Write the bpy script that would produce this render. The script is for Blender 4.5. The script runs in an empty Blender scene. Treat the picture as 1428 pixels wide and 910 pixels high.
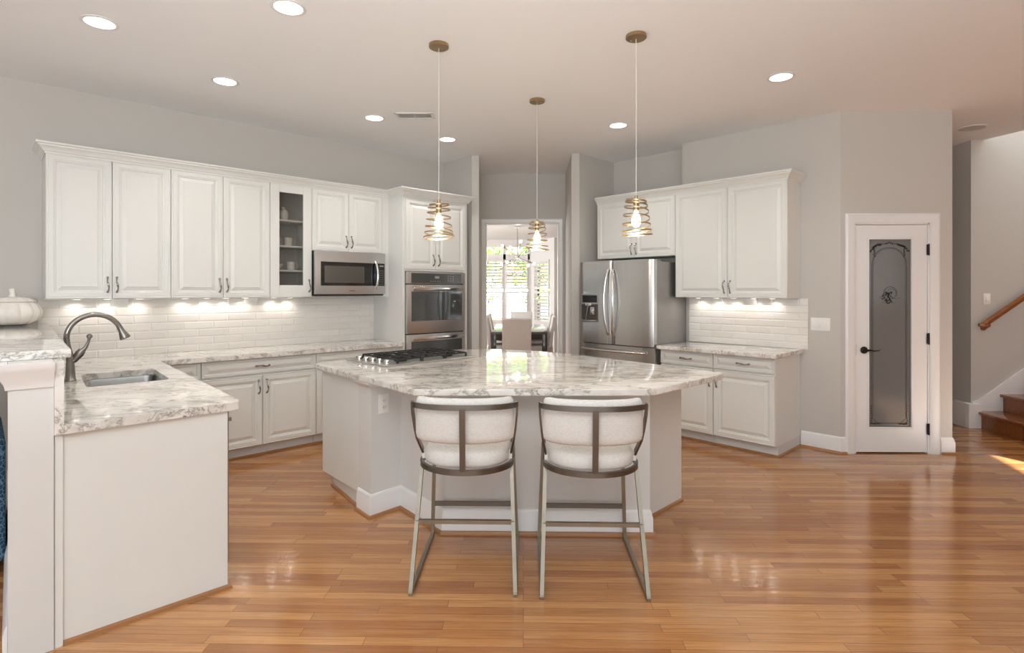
import bpy, bmesh, math, random
from mathutils import Vector, Matrix
random.seed(7)
S = bpy.context.scene
COL = S.collection
PI = math.pi
R2 = math.sqrt(0.5)

# ------------------------------------------------------------ camera, world, sun, exposure
EYE = 1.465
cam_d = bpy.data.cameras.new('camera'); cam = bpy.data.objects.new('camera', cam_d); COL.objects.link(cam)
cam_d.sensor_fit = 'HORIZONTAL'; cam_d.sensor_width = 36.0
cam_d.lens = 774.0 / 1428.0 * 36.0
cam_d.shift_y = -(455.0 - 405.0) / 1428.0
cam_d.clip_start = 0.05; cam_d.clip_end = 200
cam.location = (0, 0, EYE); cam.rotation_euler = (PI / 2, 0, math.radians(1.16))
S.camera = cam

S.view_settings.view_transform = 'Standard'; S.view_settings.look = 'None'
S.view_settings.gamma = 1.0; S.view_settings.use_curve_mapping = False
S.view_settings.exposure = -0.08

W = bpy.data.worlds.new('sky'); S.world = W; W.use_nodes = True
bg = W.node_tree.nodes['Background']; bg.inputs[0].default_value = (0.93, 0.97, 1.0, 1); bg.inputs[1].default_value = 1.5

sd = bpy.data.lights.new('sun', 'SUN'); sun = bpy.data.objects.new('sun', sd); COL.objects.link(sun)
sd.energy = 45.0; sd.angle = math.radians(0.6); sd.color = (1, 0.95, 0.88)
SUN_H = Vector((0.43, -0.90)).normalized(); SUN_E = math.radians(25)
sdir = Vector((SUN_H.x * math.cos(SUN_E), SUN_H.y * math.cos(SUN_E), math.sin(SUN_E)))
sun.rotation_euler = sdir.to_track_quat('Z', 'Y').to_euler()

def area(name, loc, rot, sx, sy, power, color=(1, 1, 1)):
    d = bpy.data.lights.new(name, 'AREA'); d.shape = 'RECTANGLE'; d.size = sx; d.size_y = sy
    d.energy = power; d.color = color
    o = bpy.data.objects.new(name, d); COL.objects.link(o); o.location = loc; o.rotation_euler = rot
    return o
# added cool fill light behind the camera, tilted up to offset floor bounce
area('fill_rear', (-0.5, -5.7, 1.6), (PI / 2 + 0.25, 0, 0), 11, 2.6, 70, (0.92, 0.96, 1.0))
# added fill light behind the camera, aimed up to brighten the ceiling
area('fill_ceiling', (-0.3, -0.9, 1.5), (PI - 0.22, 0, 0), 2.2, 1.2, 260, (0.85, 0.94, 0.975))
# added side fill for the dining room, at a wall without a window
area('fill_dining', (-3.8, 10.6, 1.5), (PI / 2, 0, -PI / 2), 3.0, 1.8, 170, (0.97, 0.99, 1.0))

# daylight falling down the stairwell from the upper floor
area('daylight_stairwell', (6.9, 5.2, 5.3), (0, 0, 0), 3.0, 1.2, 45, (0.98, 0.99, 1.0))

# ------------------------------------------------------------ helpers
def srgb(r, g, b):
    f = lambda c: (c / 255 / 12.92) if c / 255 <= 0.04045 else ((c / 255 + 0.055) / 1.055) ** 2.4
    return (f(r), f(g), f(b), 1)

def P(a, b):                       # room frame: a runs along the long cabinet wall, b towards it
    return ((a - b) * R2, (a + b) * R2)

class MB:
    def __init__(s): s.bm = bmesh.new()
    def box(s, x0, x1, y0, y1, z0, z1, bev=0.0, seg=2):
        if x0 > x1: x0, x1 = x1, x0
        if y0 > y1: y0, y1 = y1, y0
        r = bmesh.ops.create_cube(s.bm, size=1)
        vs = r['verts']
        for v in vs:
            v.co = Vector(((x0 + x1) / 2 + v.co.x * (x1 - x0), (y0 + y1) / 2 + v.co.y * (y1 - y0), (z0 + z1) / 2 + v.co.z * (z1 - z0)))
        if bev > 0:
            es = list({e for v in vs for e in v.link_edges})
            bmesh.ops.bevel(s.bm, geom=es, offset=min(bev, 0.49 * min(x1 - x0, y1 - y0, z1 - z0)), segments=seg, affect='EDGES', profile=0.5)
        return s
    def poly(s, pts):
        vs = [s.bm.verts.new(p) for p in pts]; s.bm.faces.new(vs); return s
    def prism(s, pts, z0, z1, holes=(), bev=0.0):
        bm = s.bm; loops = [list(pts)] + [list(h) for h in holes]
        top = []; bot = []
        for lp in loops:
            top.append([bm.verts.new((p[0], p[1], z1)) for p in lp]); bot.append([bm.verts.new((p[0], p[1], z0)) for p in lp])
        newf = []
        for t, b in zip(top, bot):
            n = len(t)
            for i in range(n):
                newf.append(bm.faces.new((b[i], b[(i + 1) % n], t[(i + 1) % n], t[i])))
        if not holes:
            newf.append(bm.faces.new(top[0])); newf.append(bm.faces.new(list(reversed(bot[0]))))
        else:
            for ls in (top, bot):
                es = []
                for l in ls:
                    for i in range(len(l)): es.append(bm.edges.get((l[i], l[(i + 1) % len(l)])))
                g = bmesh.ops.triangle_fill(bm, edges=es, use_beauty=True)
                newf += [f for f in g['geom'] if isinstance(f, bmesh.types.BMFace)]
        if bev > 0:
            es = [bm.edges.get((t[i], t[(i + 1) % len(t)])) for t in top[:1] for i in range(len(t))] + [bm.edges.get((t[i], t[(i + 1) % len(t)])) for t in bot[:1] for i in range(len(t))]
            bmesh.ops.bevel(bm, geom=[e for e in es if e], offset=bev, segments=3, affect='EDGES', profile=0.6)
        return s
    def frustum(s, p0, p1, r0, r1=None, seg=20, caps=True):
        r1 = r0 if r1 is None else r1
        return s.tube([p0, p1], [r0, r1], seg=seg, caps=caps)
    def tube(s, pts, r, seg=12, closed=False, caps=True, sec=None, up=None):
        bm = s.bm; pts = [Vector(p) for p in pts]; n = len(pts)
        rr = r if isinstance(r, (list, tuple)) else [r] * n
        tan = []
        for i in range(n):
            if closed: t = pts[(i + 1) % n] - pts[i - 1]
            else: t = pts[min(i + 1, n - 1)] - pts[max(i - 1, 0)]
            tan.append(t.normalized())
        t0 = tan[0]
        ref = Vector(up) if up else (Vector((0, 0, 1)) if abs(t0.z) < 0.9 else Vector((1, 0, 0)))
        u = (ref - t0 * ref.dot(t0)).normalized()
        rings = []
        for i in range(n):
            t = tan[i]
            if up: u = (Vector(up) - t * Vector(up).dot(t)).normalized()
            else:
                u = u - t * u.dot(t); u = u.normalized()
            v = t.cross(u)
            if sec: ring = [pts[i] + (u * a + v * b) * rr[i] for a, b in sec]
            else: ring = [pts[i] + (u * math.cos(2 * PI * k / seg) + v * math.sin(2 * PI * k / seg)) * rr[i] for k in range(seg)]
            rings.append([bm.verts.new(c) for c in ring])
        m = len(rings[0])
        for i in range(n if closed else n - 1):
            a, b = rings[i], rings[(i + 1) % n]
            for k in range(m): bm.faces.new((a[k], a[(k + 1) % m], b[(k + 1) % m], b[k]))
        if caps and not closed:
            bm.faces.new(list(reversed(rings[0]))); bm.faces.new(rings[-1])
        return s
    def bar(s, pts, w, h, up=(0, 0, 1), closed=False):      # rectangular section: h along up, w across
        return s.tube(pts, 1.0, sec=[(-h / 2, -w / 2), (h / 2, -w / 2), (h / 2, w / 2), (-h / 2, w / 2)], up=up, closed=closed)
    def lathe(s, prof, c=(0, 0, 0), seg=32, lobes=0, amp=0.0, axis='Z'):
        bm = s.bm; rings = []
        for r, z in prof:
            ring = []
            for k in range(seg):
                t = 2 * PI * k / seg
                rr = r * (1 + (amp * (abs(math.sin(lobes * t / 2)) - 0.6) if lobes else 0))
                p = (rr * math.cos(t), rr * math.sin(t), z)
                if axis == 'Y': p = (p[0], p[2], p[1])
                ring.append(bm.verts.new((c[0] + p[0], c[1] + p[1], c[2] + p[2])))
            rings.append(ring)
        for i in range(len(rings) - 1):
            a, b = rings[i], rings[i + 1]
            for k in range(seg): bm.faces.new((a[k], a[(k + 1) % seg], b[(k + 1) % seg], b[k]))
        bm.faces.new(list(reversed(rings[0]))); bm.faces.new(rings[-1])
        return s
    def ball(s, c, r, sc=(1, 1, 1), u=16, v=10):
        g = bmesh.ops.create_uvsphere(s.bm, u_segments=u, v_segments=v, radius=r)
        for w in g['verts']: w.co = Vector((c[0] + w.co.x * sc[0], c[1] + w.co.y * sc[1], c[2] + w.co.z * sc[2]))
        return s
    def rings_panel(s, x0, x1, z0, z1, steps, yb):           # nested rectangular loops: (inset, y)
        bm = s.bm; loops = []
        for ins, y in [(0, yb)] + steps:
            loops.append([bm.verts.new(p) for p in ((x0 + ins, y, z0 + ins), (x1 - ins, y, z0 + ins), (x1 - ins, y, z1 - ins), (x0 + ins, y, z1 - ins))])
        for a, b in zip(loops, loops[1:]):
            for k in range(4): bm.faces.new((a[k], a[(k + 1) % 4], b[(k + 1) % 4], b[k]))
        bm.faces.new(loops[-1]); bm.faces.new(list(reversed(loops[0])))
        return s
    def sweep(s, path, prof, closed=False):                   # prof: (out, z); out is to the right of travel
        bm = s.bm; n = len(path); pts = [Vector((p[0], p[1])) for p in path]; rings = []
        for i in range(n):
            def nrm(a, b):
                d = (b - a).normalized(); return Vector((d.y, -d.x))
            if closed: n0, n1 = nrm(pts[i - 1], pts[i]), nrm(pts[i], pts[(i + 1) % n])
            else:
                n0 = nrm(pts[max(i - 1, 0)], pts[max(i, 1)]); n1 = nrm(pts[min(i, n - 2)], pts[min(i + 1, n - 1)])
            m = (n0 + n1); m = m / max(0.2, m.dot(n0)) if m.length > 1e-6 else n0
            rings.append([bm.verts.new((pts[i].x + m.x * o, pts[i].y + m.y * o, z)) for o, z in prof])
        k = len(prof)
        for i in range(n if closed else n - 1):
            a, b = rings[i], rings[(i + 1) % n]
            for j in range(k): bm.faces.new((a[j], a[(j + 1) % k], b[(j + 1) % k], b[j]))
        if not closed: bm.faces.new(list(reversed(rings[0]))); bm.faces.new(rings[-1])
        return s
    def build(s, name, m, parent=None, loc=None, rz=0.0, smooth=35, kind=None):
        bmesh.ops.remove_doubles(s.bm, verts=s.bm.verts, dist=1e-6)
        bmesh.ops.recalc_face_normals(s.bm, faces=s.bm.faces)
        me = bpy.data.meshes.new(name); s.bm.to_mesh(me); s.bm.free()
        me.materials.append(m)
        if smooth:
            me.shade_smooth(); me.set_sharp_from_angle(angle=math.radians(smooth))
        o = bpy.data.objects.new(name, me); COL.objects.link(o)
        if parent: o.parent = parent
        if loc is not None: o.location = loc
        o.rotation_euler = (0, 0, rz)
        if kind: o['kind'] = kind
        return o

def tag(o, label, cat, group=None, kind=None):
    o['label'] = label; o['category'] = cat
    if group: o['group'] = group
    if kind: o['kind'] = kind
    return o
def thing(name, label, cat, loc=(0, 0, 0), rz=0.0, group=None):
    o = bpy.data.objects.new(name, None); COL.objects.link(o); o.location = loc; o.rotation_euler = (0, 0, rz)
    o.empty_display_size = 0.1
    return tag(o, label, cat, group)
def kids(o): return [c for c in COL.objects if c.parent == o]
def copy_tree(o, parent=None):
    c = o.copy(); COL.objects.link(c)
    if parent: c.parent = parent
    for ch in kids(o): copy_tree(ch, c)
    return c
def dup(o, loc, rz, label, group=None):
    c = copy_tree(o); c.location = loc; c.rotation_euler = (0, 0, rz); c['label'] = label
    if group: c['group'] = group
    return c

# ------------------------------------------------------------ materials
def newmat(name):
    m = bpy.data.materials.new(name); m.use_nodes = True
    return m, m.node_tree.nodes, m.node_tree.links, m.node_tree.nodes['Principled BSDF']
def mat(name, col, rough=0.5, metal=0.0, noise=0.0, nscale=20.0, bump=0.0, bscale=200.0, stretch=None, coat=0.0, trans=0.0, emit=None, estr=0.0, sheen=0.0, ior=None):
    m, N, L, b = newmat(name)
    b.inputs['Base Color'].default_value = col; b.inputs['Roughness'].default_value = rough; b.inputs['Metallic'].default_value = metal
    b.inputs['Coat Weight'].default_value = coat; b.inputs['Transmission Weight'].default_value = trans
    if sheen: b.inputs['Sheen Weight'].default_value = sheen
    if ior: b.inputs['IOR'].default_value = ior
    if emit: b.inputs['Emission Color'].default_value = emit; b.inputs['Emission Strength'].default_value = estr
    tc = N.new('ShaderNodeTexCoord'); mp = N.new('ShaderNodeMapping'); L.new(tc.outputs['Object'], mp.inputs[0])
    if stretch: mp.inputs['Scale'].default_value = stretch
    n = N.new('ShaderNodeTexNoise'); n.inputs['Scale'].default_value = nscale; L.new(mp.outputs[0], n.inputs[0])
    if noise:
        mx = N.new('ShaderNodeMix'); mx.data_type = 'RGBA'
        mx.inputs[6].default_value = tuple(c * (1 - noise) for c in col[:3]) + (1,); mx.inputs[7].default_value = tuple(min(1, c * (1 + noise)) for c in col[:3]) + (1,)
        L.new(n.outputs[0], mx.inputs[0]); L.new(mx.outputs[2], b.inputs['Base Color'])
    if bump:
        n2 = N.new('ShaderNodeTexNoise'); n2.inputs['Scale'].default_value = bscale; L.new(mp.outputs[0], n2.inputs[0])
        bp = N.new('ShaderNodeBump'); bp.inputs['Strength'].default_value = bump; bp.inputs['Distance'].default_value = 0.002
        L.new(n2.outputs[0], bp.inputs['Height']); L.new(bp.outputs[0], b.inputs['Normal'])
    return m

M = {}
M['wall'] = mat('wall_paint', srgb(203, 199, 193), 0.75, bump=0.15, bscale=350)
M['ceiling'] = mat('ceiling_paint', srgb(246, 247, 248), 0.85, bump=0.1, bscale=300)
M['island'] = mat('pale_grey_paint', srgb(222, 221, 218), 0.6, bump=0.1, bscale=350)
M['trim'] = mat('trim_paint', srgb(236, 235, 234), 0.35, noise=0.01)
M['cab'] = mat('cabinet_paint', srgb(229, 229, 225), 0.38, noise=0.012, nscale=6)
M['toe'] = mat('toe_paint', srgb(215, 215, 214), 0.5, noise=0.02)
M['steel'] = mat('stainless_steel', (0.56, 0.56, 0.56, 1), 0.34, 1.0, noise=0.05, nscale=6, stretch=(1, 1, 60), bump=0.05, bscale=30)
M['steel_v'] = mat('stainless_steel_vertical_grain', (0.60, 0.595, 0.585, 1), 0.24, 1.0, noise=0.05, nscale=6, stretch=(9, 9, 0.22), bump=0.6, bscale=1.2)
M['steel_side'] = mat('grey_steel_side', (0.36, 0.35, 0.34, 1), 0.38, 0.85, noise=0.04)
M['basin'] = mat('satin_sink_steel', (0.30, 0.30, 0.295, 1), 0.33, 1.0, noise=0.05)
M['stool_dark'] = mat('dark_pewter_frame', (0.19, 0.18, 0.162, 1), 0.34, 1.0, noise=0.2, nscale=12)
M['chrome'] = mat('polished_steel', (0.72, 0.71, 0.69, 1), 0.12, 1.0, noise=0.02)
M['nickel'] = mat('brushed_nickel', (0.30, 0.285, 0.265, 1), 0.27, 1.0, noise=0.08)
M['pewter'] = mat('pewter_handle', (0.34, 0.325, 0.31, 1), 0.25, 1.0, noise=0.05)
M['black'] = mat('black_gloss', (0.012, 0.012, 0.012, 1), 0.12, noise=0.1)
M['darkglass'] = mat('dark_oven_glass', (0.06, 0.062, 0.06, 1), 0.05, noise=0.1, coat=0.6)
M['screen'] = mat('control_panel', (0.05, 0.048, 0.045, 1), 0.15, noise=0.15, nscale=60)
M['iron'] = mat('cast_iron', (0.018, 0.018, 0.018, 1), 0.55, noise=0.3, bump=0.3)
M['bronze'] = mat('antique_gold_metal', (0.42, 0.30, 0.17, 1), 0.34, 1.0, noise=0.12)
M['ribbon'] = mat('champagne_gold_ribbon', (0.50, 0.385, 0.24, 1), 0.28, 1.0, noise=0.1)
M['hinge'] = mat('oil_rubbed_bronze', (0.02, 0.017, 0.015, 1), 0.35, 0.6, noise=0.2)
M['plastic'] = mat('white_plastic', srgb(244, 243, 240), 0.35, noise=0.01)
M['slot'] = mat('dark_slot', (0.03, 0.03, 0.03, 1), 0.6, noise=0.1)
M['ceramic'] = mat('glazed_white_ceramic', srgb(236, 230, 222), 0.12, noise=0.03, coat=0.5)
M['cord'] = mat('clear_cord', (0.75, 0.74, 0.72, 1), 0.3, noise=0.02)
M['stool'] = mat('aged_pewter_frame', (0.32, 0.295, 0.24, 1), 0.36, 1.0, noise=0.18, nscale=12, bump=0.1, bscale=40)
M['shoe'] = mat('stained_shoe_molding', srgb(160, 112, 72), 0.35, noise=0.15, stretch=(3, 3, 20))
M['darkwood'] = mat('espresso_wood', (0.03, 0.024, 0.02, 1), 0.2, noise=0.2, coat=0.4)
M['slip'] = mat('cream_upholstery', srgb(232, 228, 222), 0.85, noise=0.04, bump=0.3, bscale=600)
M['slipg'] = mat('grey_linen', srgb(226, 221, 215), 0.85, noise=0.04, bump=0.3, bscale=600)
M['shade_in'] = mat('cabinet_interior', srgb(196, 192, 186), 0.6, noise=0.02)
M['vent_dark'] = mat('vent_shadow', (0.10, 0.095, 0.09, 1), 0.7, noise=0.05)
M['foliage'] = mat('green_leaves', (0.20, 0.36, 0.07, 1), 0.6, noise=0.5, nscale=5)
M['brick'] = mat('red_brick', (0.40, 0.16, 0.10, 1), 0.8, noise=0.3)
M['siding'] = mat('pale_siding', srgb(225, 235, 238), 0.7, noise=0.03)
M['lawn'] = mat('lawn', (0.10, 0.18, 0.05, 1), 0.9, noise=0.4)
def emat(name, col, s):
    m, N, L, b = newmat(name); b.inputs['Base Color'].default_value = (0.9, 0.9, 0.9, 1)
    b.inputs['Emission Color'].default_value = col; b.inputs['Emission Strength'].default_value = s
    return m
M['lamp'] = emat('lit_diffuser', (1, 0.96, 0.9, 1), 9)
M['puck'] = emat('lit_puck', (1, 0.93, 0.85, 1), 3)
M['bulb'] = emat('lit_bulb', (1, 0.82, 0.58, 1), 14)
M['globe'] = emat('lit_globe', (1, 0.93, 0.82, 1), 4)

def glass_mat(name, tint, rough, alpha_mix):
    m, N, L, b = newmat(name)
    N.remove(b); out = N['Material Output']
    tr = N.new('ShaderNodeBsdfTransparent'); tr.inputs[0].default_value = tint
    g = N.new('ShaderNodeBsdfGlossy'); g.inputs['Roughness'].default_value = rough; g.inputs[0].default_value = (0.9, 0.9, 0.9, 1)
    fr = N.new('ShaderNodeFresnel'); fr.inputs[0].default_value = 1.45
    n = N.new('ShaderNodeTexNoise'); n.inputs['Scale'].default_value = 2.0
    bp = N.new('ShaderNodeBump'); bp.inputs['Strength'].default_value = 0.02; L.new(n.outputs[0], bp.inputs['Height']); L.new(bp.outputs[0], g.inputs['Normal'])
    mx = N.new('ShaderNodeMixShader'); L.new(fr.outputs[0], mx.inputs[0]); L.new(tr.outputs[0], mx.inputs[1]); L.new(g.outputs[0], mx.inputs[2])
    if alpha_mix:
        d = N.new('ShaderNodeBsdfDiffuse'); d.inputs[0].default_value = alpha_mix[1]
        m2 = N.new('ShaderNodeMixShader'); m2.inputs[0].default_value = alpha_mix[0]
        L.new(tr.outputs[0], m2.inputs[1]); L.new(d.outputs[0], m2.inputs[2]); L.new(m2.outputs[0], mx.inputs[1])
    L.new(mx.outputs[0], out.inputs[0])
    return m
M['glass'] = glass_mat('clear_glass', (0.95, 0.97, 0.96, 1), 0.0, None)
M['glass_cab'] = mat('seeded_cabinet_glass', (0.84, 0.83, 0.81, 1), 0.22, trans=1.0, ior=1.05, noise=0.02)
M['glass_pantry'] = mat('etched_grey_glass', (0.20, 0.196, 0.186, 1), 0.12, trans=0.15, noise=0.03, ior=1.5)
M['etch'] = mat('etched_line', (0.03, 0.03, 0.028, 1), 0.35, noise=0.2)

def stone():
    m, N, L, b = newmat('white_quartzite_with_grey_veins')
    tc = N.new('ShaderNodeTexCoord'); mp = N.new('ShaderNodeMapping'); mp.inputs['Rotation'].default_value = (0.2, 0.3, math.radians(-28)); mp.inputs['Scale'].default_value = (1.5, 2.9, 2.5)
    L.new(tc.outputs['Object'], mp.inputs[0])
    w = N.new('ShaderNodeTexNoise'); w.inputs['Scale'].default_value = 1.6; w.inputs['Detail'].default_value = 6; L.new(mp.outputs[0], w.inputs[0])
    va = N.new('ShaderNodeVectorMath'); va.operation = 'MULTIPLY_ADD'; L.new(w.outputs['Color'], va.inputs[0]); va.inputs[1].default_value = (1.3, 1.3, 1.3); L.new(mp.outputs[0], va.inputs[2])
    n = N.new('ShaderNodeTexNoise'); n.inputs['Scale'].default_value = 1.7; n.inputs['Detail'].default_value = 9; n.inputs['Roughness'].default_value = 0.62; L.new(va.outputs[0], n.inputs[0])
    # thin veins where noise crosses one half
    s1 = N.new('ShaderNodeMath'); s1.operation = 'SUBTRACT'; L.new(n.outputs[0], s1.inputs[0]); s1.inputs[1].default_value = 0.5
    a1 = N.new('ShaderNodeMath'); a1.operation = 'ABSOLUTE'; L.new(s1.outputs[0], a1.inputs[0])
    cr = N.new('ShaderNodeValToRGB'); L.new(a1.outputs[0], cr.inputs[0])
    e = cr.color_ramp.elements; e[0].position = 0.0; e[0].color = srgb(158, 151, 144); e[1].position = 0.055; e[1].color = srgb(238, 234, 229)
    x = cr.color_ramp.elements.new(0.006); x.color = srgb(192, 187, 181); x = cr.color_ramp.elements.new(0.02); x.color = srgb(222, 218, 212)
    # cloudy warm grey
    n2 = N.new('ShaderNodeTexNoise'); n2.inputs['Scale'].default_value = 2.2; n2.inputs['Detail'].default_value = 5; L.new(va.outputs[0], n2.inputs[0])
    cr2 = N.new('ShaderNodeValToRGB'); L.new(n2.outputs[0], cr2.inputs[0]); e = cr2.color_ramp.elements
    e[0].position = 0.33; e[0].color = srgb(206, 202, 197); e[1].position = 0.52; e[1].color = (1, 1, 1, 1)
    mu = N.new('ShaderNodeMix'); mu.data_type = 'RGBA'; mu.blend_type = 'MULTIPLY'; mu.inputs[0].default_value = 0.55
    L.new(cr.outputs[0], mu.inputs[6]); L.new(cr2.outputs[0], mu.inputs[7])
    # dark mineral flecks, patchy
    n3 = N.new('ShaderNodeTexNoise'); n3.inputs['Scale'].default_value = 14; n3.inputs['Detail'].default_value = 8; n3.inputs['Roughness'].default_value = 0.7; L.new(va.outputs[0], n3.inputs[0])
    cr3 = N.new('ShaderNodeValToRGB'); L.new(n3.outputs[0], cr3.inputs[0]); e = cr3.color_ramp.elements
    e[0].position = 0.37; e[0].color = (1, 1, 1, 1); e[1].position = 0.44; e[1].color = (0, 0, 0, 1)
    n4 = N.new('ShaderNodeTexNoise'); n4.inputs['Scale'].default_value = 1.3; n4.inputs['Detail'].default_value = 3; L.new(mp.outputs[0], n4.inputs[0])
    cr4 = N.new('ShaderNodeValToRGB'); L.new(n4.outputs[0], cr4.inputs[0]); e = cr4.color_ramp.elements
    e[0].position = 0.50; e[0].color = (0, 0, 0, 1); e[1].position = 0.66; e[1].color = (1, 1, 1, 1)
    mm = N.new('ShaderNodeMath'); mm.operation = 'MULTIPLY'; L.new(cr3.outputs[0], mm.inputs[0]); L.new(cr4.outputs[0], mm.inputs[1])
    mx = N.new('ShaderNodeMix'); mx.data_type = 'RGBA'; L.new(mm.outputs[0], mx.inputs[0]); L.new(mu.outputs[2], mx.inputs[6]); mx.inputs[7].default_value = srgb(104, 98, 93)
    L.new(mx.outputs[2], b.inputs['Base Color'])
    b.inputs['Roughness'].default_value = 0.06; b.inputs['Coat Weight'].default_value = 0.3; b.inputs['Coat Roughness'].default_value = 0.02
    return m
M['stone'] = stone()

def oak(name, light, dark, plank=0.057, length=0.95, rot=0.0, rough=0.16):
    m, N, L, b = newmat(name)
    tc = N.new('ShaderNodeTexCoord'); mp = N.new('ShaderNodeMapping'); mp.inputs['Rotation'].default_value = (0, 0, rot); L.new(tc.outputs['Object'], mp.inputs[0])
    br = N.new('ShaderNodeTexBrick'); L.new(mp.outputs[0], br.inputs[0])
    br.inputs['Scale'].default_value = 1.0; br.inputs['Brick Width'].default_value = length; br.inputs['Row Height'].default_value = plank
    br.inputs['Mortar Size'].default_value = 0.0012; br.inputs['Mortar Smooth'].default_value = 0.3; br.offset = 0.37; br.offset_frequency = 3; br.squash = 0.7; br.squash_frequency = 4
    br.inputs['Color1'].default_value = (0, 0, 0, 1); br.inputs['Color2'].default_value = (1, 1, 1, 1); br.inputs['Mortar'].default_value = (0.5, 0.5, 0.5, 1)
    # grain
    sep = N.new('ShaderNodeMapping'); sep.inputs['Scale'].default_value = (1.6, 34, 10); L.new(mp.outputs[0], sep.inputs[0])
    ad = N.new('ShaderNodeVectorMath'); ad.operation = 'MULTIPLY_ADD'; L.new(br.outputs['Color'], ad.inputs[0]); ad.inputs[1].default_value = (9, 5, 7); L.new(sep.outputs[0], ad.inputs[2])
    g = N.new('ShaderNodeTexNoise'); g.inputs['Scale'].default_value = 2.2; g.inputs['Detail'].default_value = 7; g.inputs['Roughness'].default_value = 0.6; g.inputs['Distortion'].default_value = 0.6; L.new(ad.outputs[0], g.inputs[0])
    cr = N.new('ShaderNodeValToRGB'); L.new(br.outputs['Color'], cr.inputs[0]); e = cr.color_ramp.elements
    e[0].color = dark; e[1].color = light
    cg = N.new('ShaderNodeValToRGB'); L.new(g.outputs[0], cg.inputs[0]); e = cg.color_ramp.elements
    e[0].position = 0.3; e[0].color = (0.74, 0.66, 0.58, 1); e[1].position = 0.62; e[1].color = (1.0, 1.0, 1.0, 1)
    mu = N.new('ShaderNodeMix'); mu.data_type = 'RGBA'; mu.blend_type = 'MULTIPLY'; mu.inputs[0].default_value = 1.0; L.new(cr.outputs[0], mu.inputs[6]); L.new(cg.outputs[0], mu.inputs[7])
    mo = N.new('ShaderNodeMix'); mo.data_type = 'RGBA'; L.new(br.outputs['Fac'], mo.inputs[0]); L.new(mu.outputs[2], mo.inputs[6]); mo.inputs[7].default_value = tuple(c * 0.45 for c in dark[:3]) + (1,)
    L.new(mo.outputs[2], b.inputs['Base Color'])
    # each board is cupped a little
    sx = N.new('ShaderNodeSeparateXYZ'); L.new(mp.outputs[0], sx.inputs[0])
    dv = N.new('ShaderNodeMath'); dv.operation = 'MULTIPLY'; L.new(sx.outputs[1], dv.inputs[0]); dv.inputs[1].default_value = 2 * PI / plank
    si = N.new('ShaderNodeMath'); si.operation = 'COSINE'; L.new(dv.outputs[0], si.inputs[0])
    wn = N.new('ShaderNodeTexNoise'); wn.inputs['Scale'].default_value = 3.0; L.new(mp.outputs[0], wn.inputs[0])
    hm = N.new('ShaderNodeMath'); hm.operation = 'MULTIPLY_ADD'; L.new(si.outputs[0], hm.inputs[0]); hm.inputs[1].default_value = -0.10; L.new(wn.outputs[0], hm.inputs[2])
    bp = N.new('ShaderNodeBump'); bp.inputs['Strength'].default_value = 0.5; bp.inputs['Distance'].default_value = 0.0022; L.new(hm.outputs[0], bp.inputs['Height'])
    L.new(bp.outputs[0], b.inputs['Normal'])
    b.inputs['Roughness'].default_value = rough; b.inputs['Coat Weight'].default_value = 0.35; b.inputs['Coat Roughness'].default_value = 0.08
    L.new(bp.outputs[0], b.inputs['Coat Normal'])
    return m
M['floor'] = oak('oak_strip_floor', srgb(204, 150, 96), srgb(164, 108, 64))
M['stair'] = oak('stained_stair_oak', srgb(158, 96, 54), srgb(132, 76, 42), plank=0.5, length=3, rough=0.25)
M['rail'] = oak('handrail_oak', srgb(178, 118, 70), srgb(150, 94, 54), plank=0.5, length=3, rough=0.25)

def tile():
    m, N, L, b = newmat('glossy_white_subway_tile')
    tc = N.new('ShaderNodeTexCoord'); mp = N.new('ShaderNodeMapping'); mp.inputs['Rotation'].default_value = (PI / 2, 0, 0); L.new(tc.outputs['Object'], mp.inputs[0])
    def brick(ms, sm):
        br = N.new('ShaderNodeTexBrick'); L.new(mp.outputs[0], br.inputs[0]); br.inputs['Scale'].default_value = 1; br.inputs['Brick Width'].default_value = 0.25; br.inputs['Row Height'].default_value = 0.0695
        br.inputs['Mortar Size'].default_value = ms; br.inputs['Mortar Smooth'].default_value = sm
        return br
    b1 = brick(0.0016, 0.2); b2 = brick(0.010, 1.0)
    b1.inputs['Color1'].default_value = srgb(240, 236, 231); b1.inputs['Color2'].default_value = srgb(233, 228, 222); b1.inputs['Mortar'].default_value = srgb(240, 236, 231)
    L.new(b1.outputs['Color'], b.inputs['Base Color'])
    bp = N.new('ShaderNodeBump'); bp.inputs['Strength'].default_value = 0.8; bp.inputs['Distance'].default_value = 0.004; bp.invert = True
    L.new(b2.outputs['Fac'], bp.inputs['Height']); L.new(bp.outputs[0], b.inputs['Normal'])
    b.inputs['Roughness'].default_value = 0.18
    return m
M['tile'] = tile()

def fabric(name, c, c2, sc):
    m, N, L, b = newmat(name)
    tc = N.new('ShaderNodeTexCoord'); v = N.new('ShaderNodeTexVoronoi'); v.feature = 'DISTANCE_TO_EDGE'; v.inputs['Scale'].default_value = sc; L.new(tc.outputs['Object'], v.inputs[0])
    cr = N.new('ShaderNodeValToRGB'); L.new(v.outputs[0], cr.inputs[0]); e = cr.color_ramp.elements
    e[0].position = 0.05; e[0].color = c2; e[1].position = 0.10; e[1].color = c
    L.new(cr.outputs[0], b.inputs['Base Color']); b.inputs['Roughness'].default_value = 0.9
    return m
M['blue'] = fabric('blue_patterned_fabric', srgb(44, 82, 116), srgb(120, 158, 184), 42)

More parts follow.
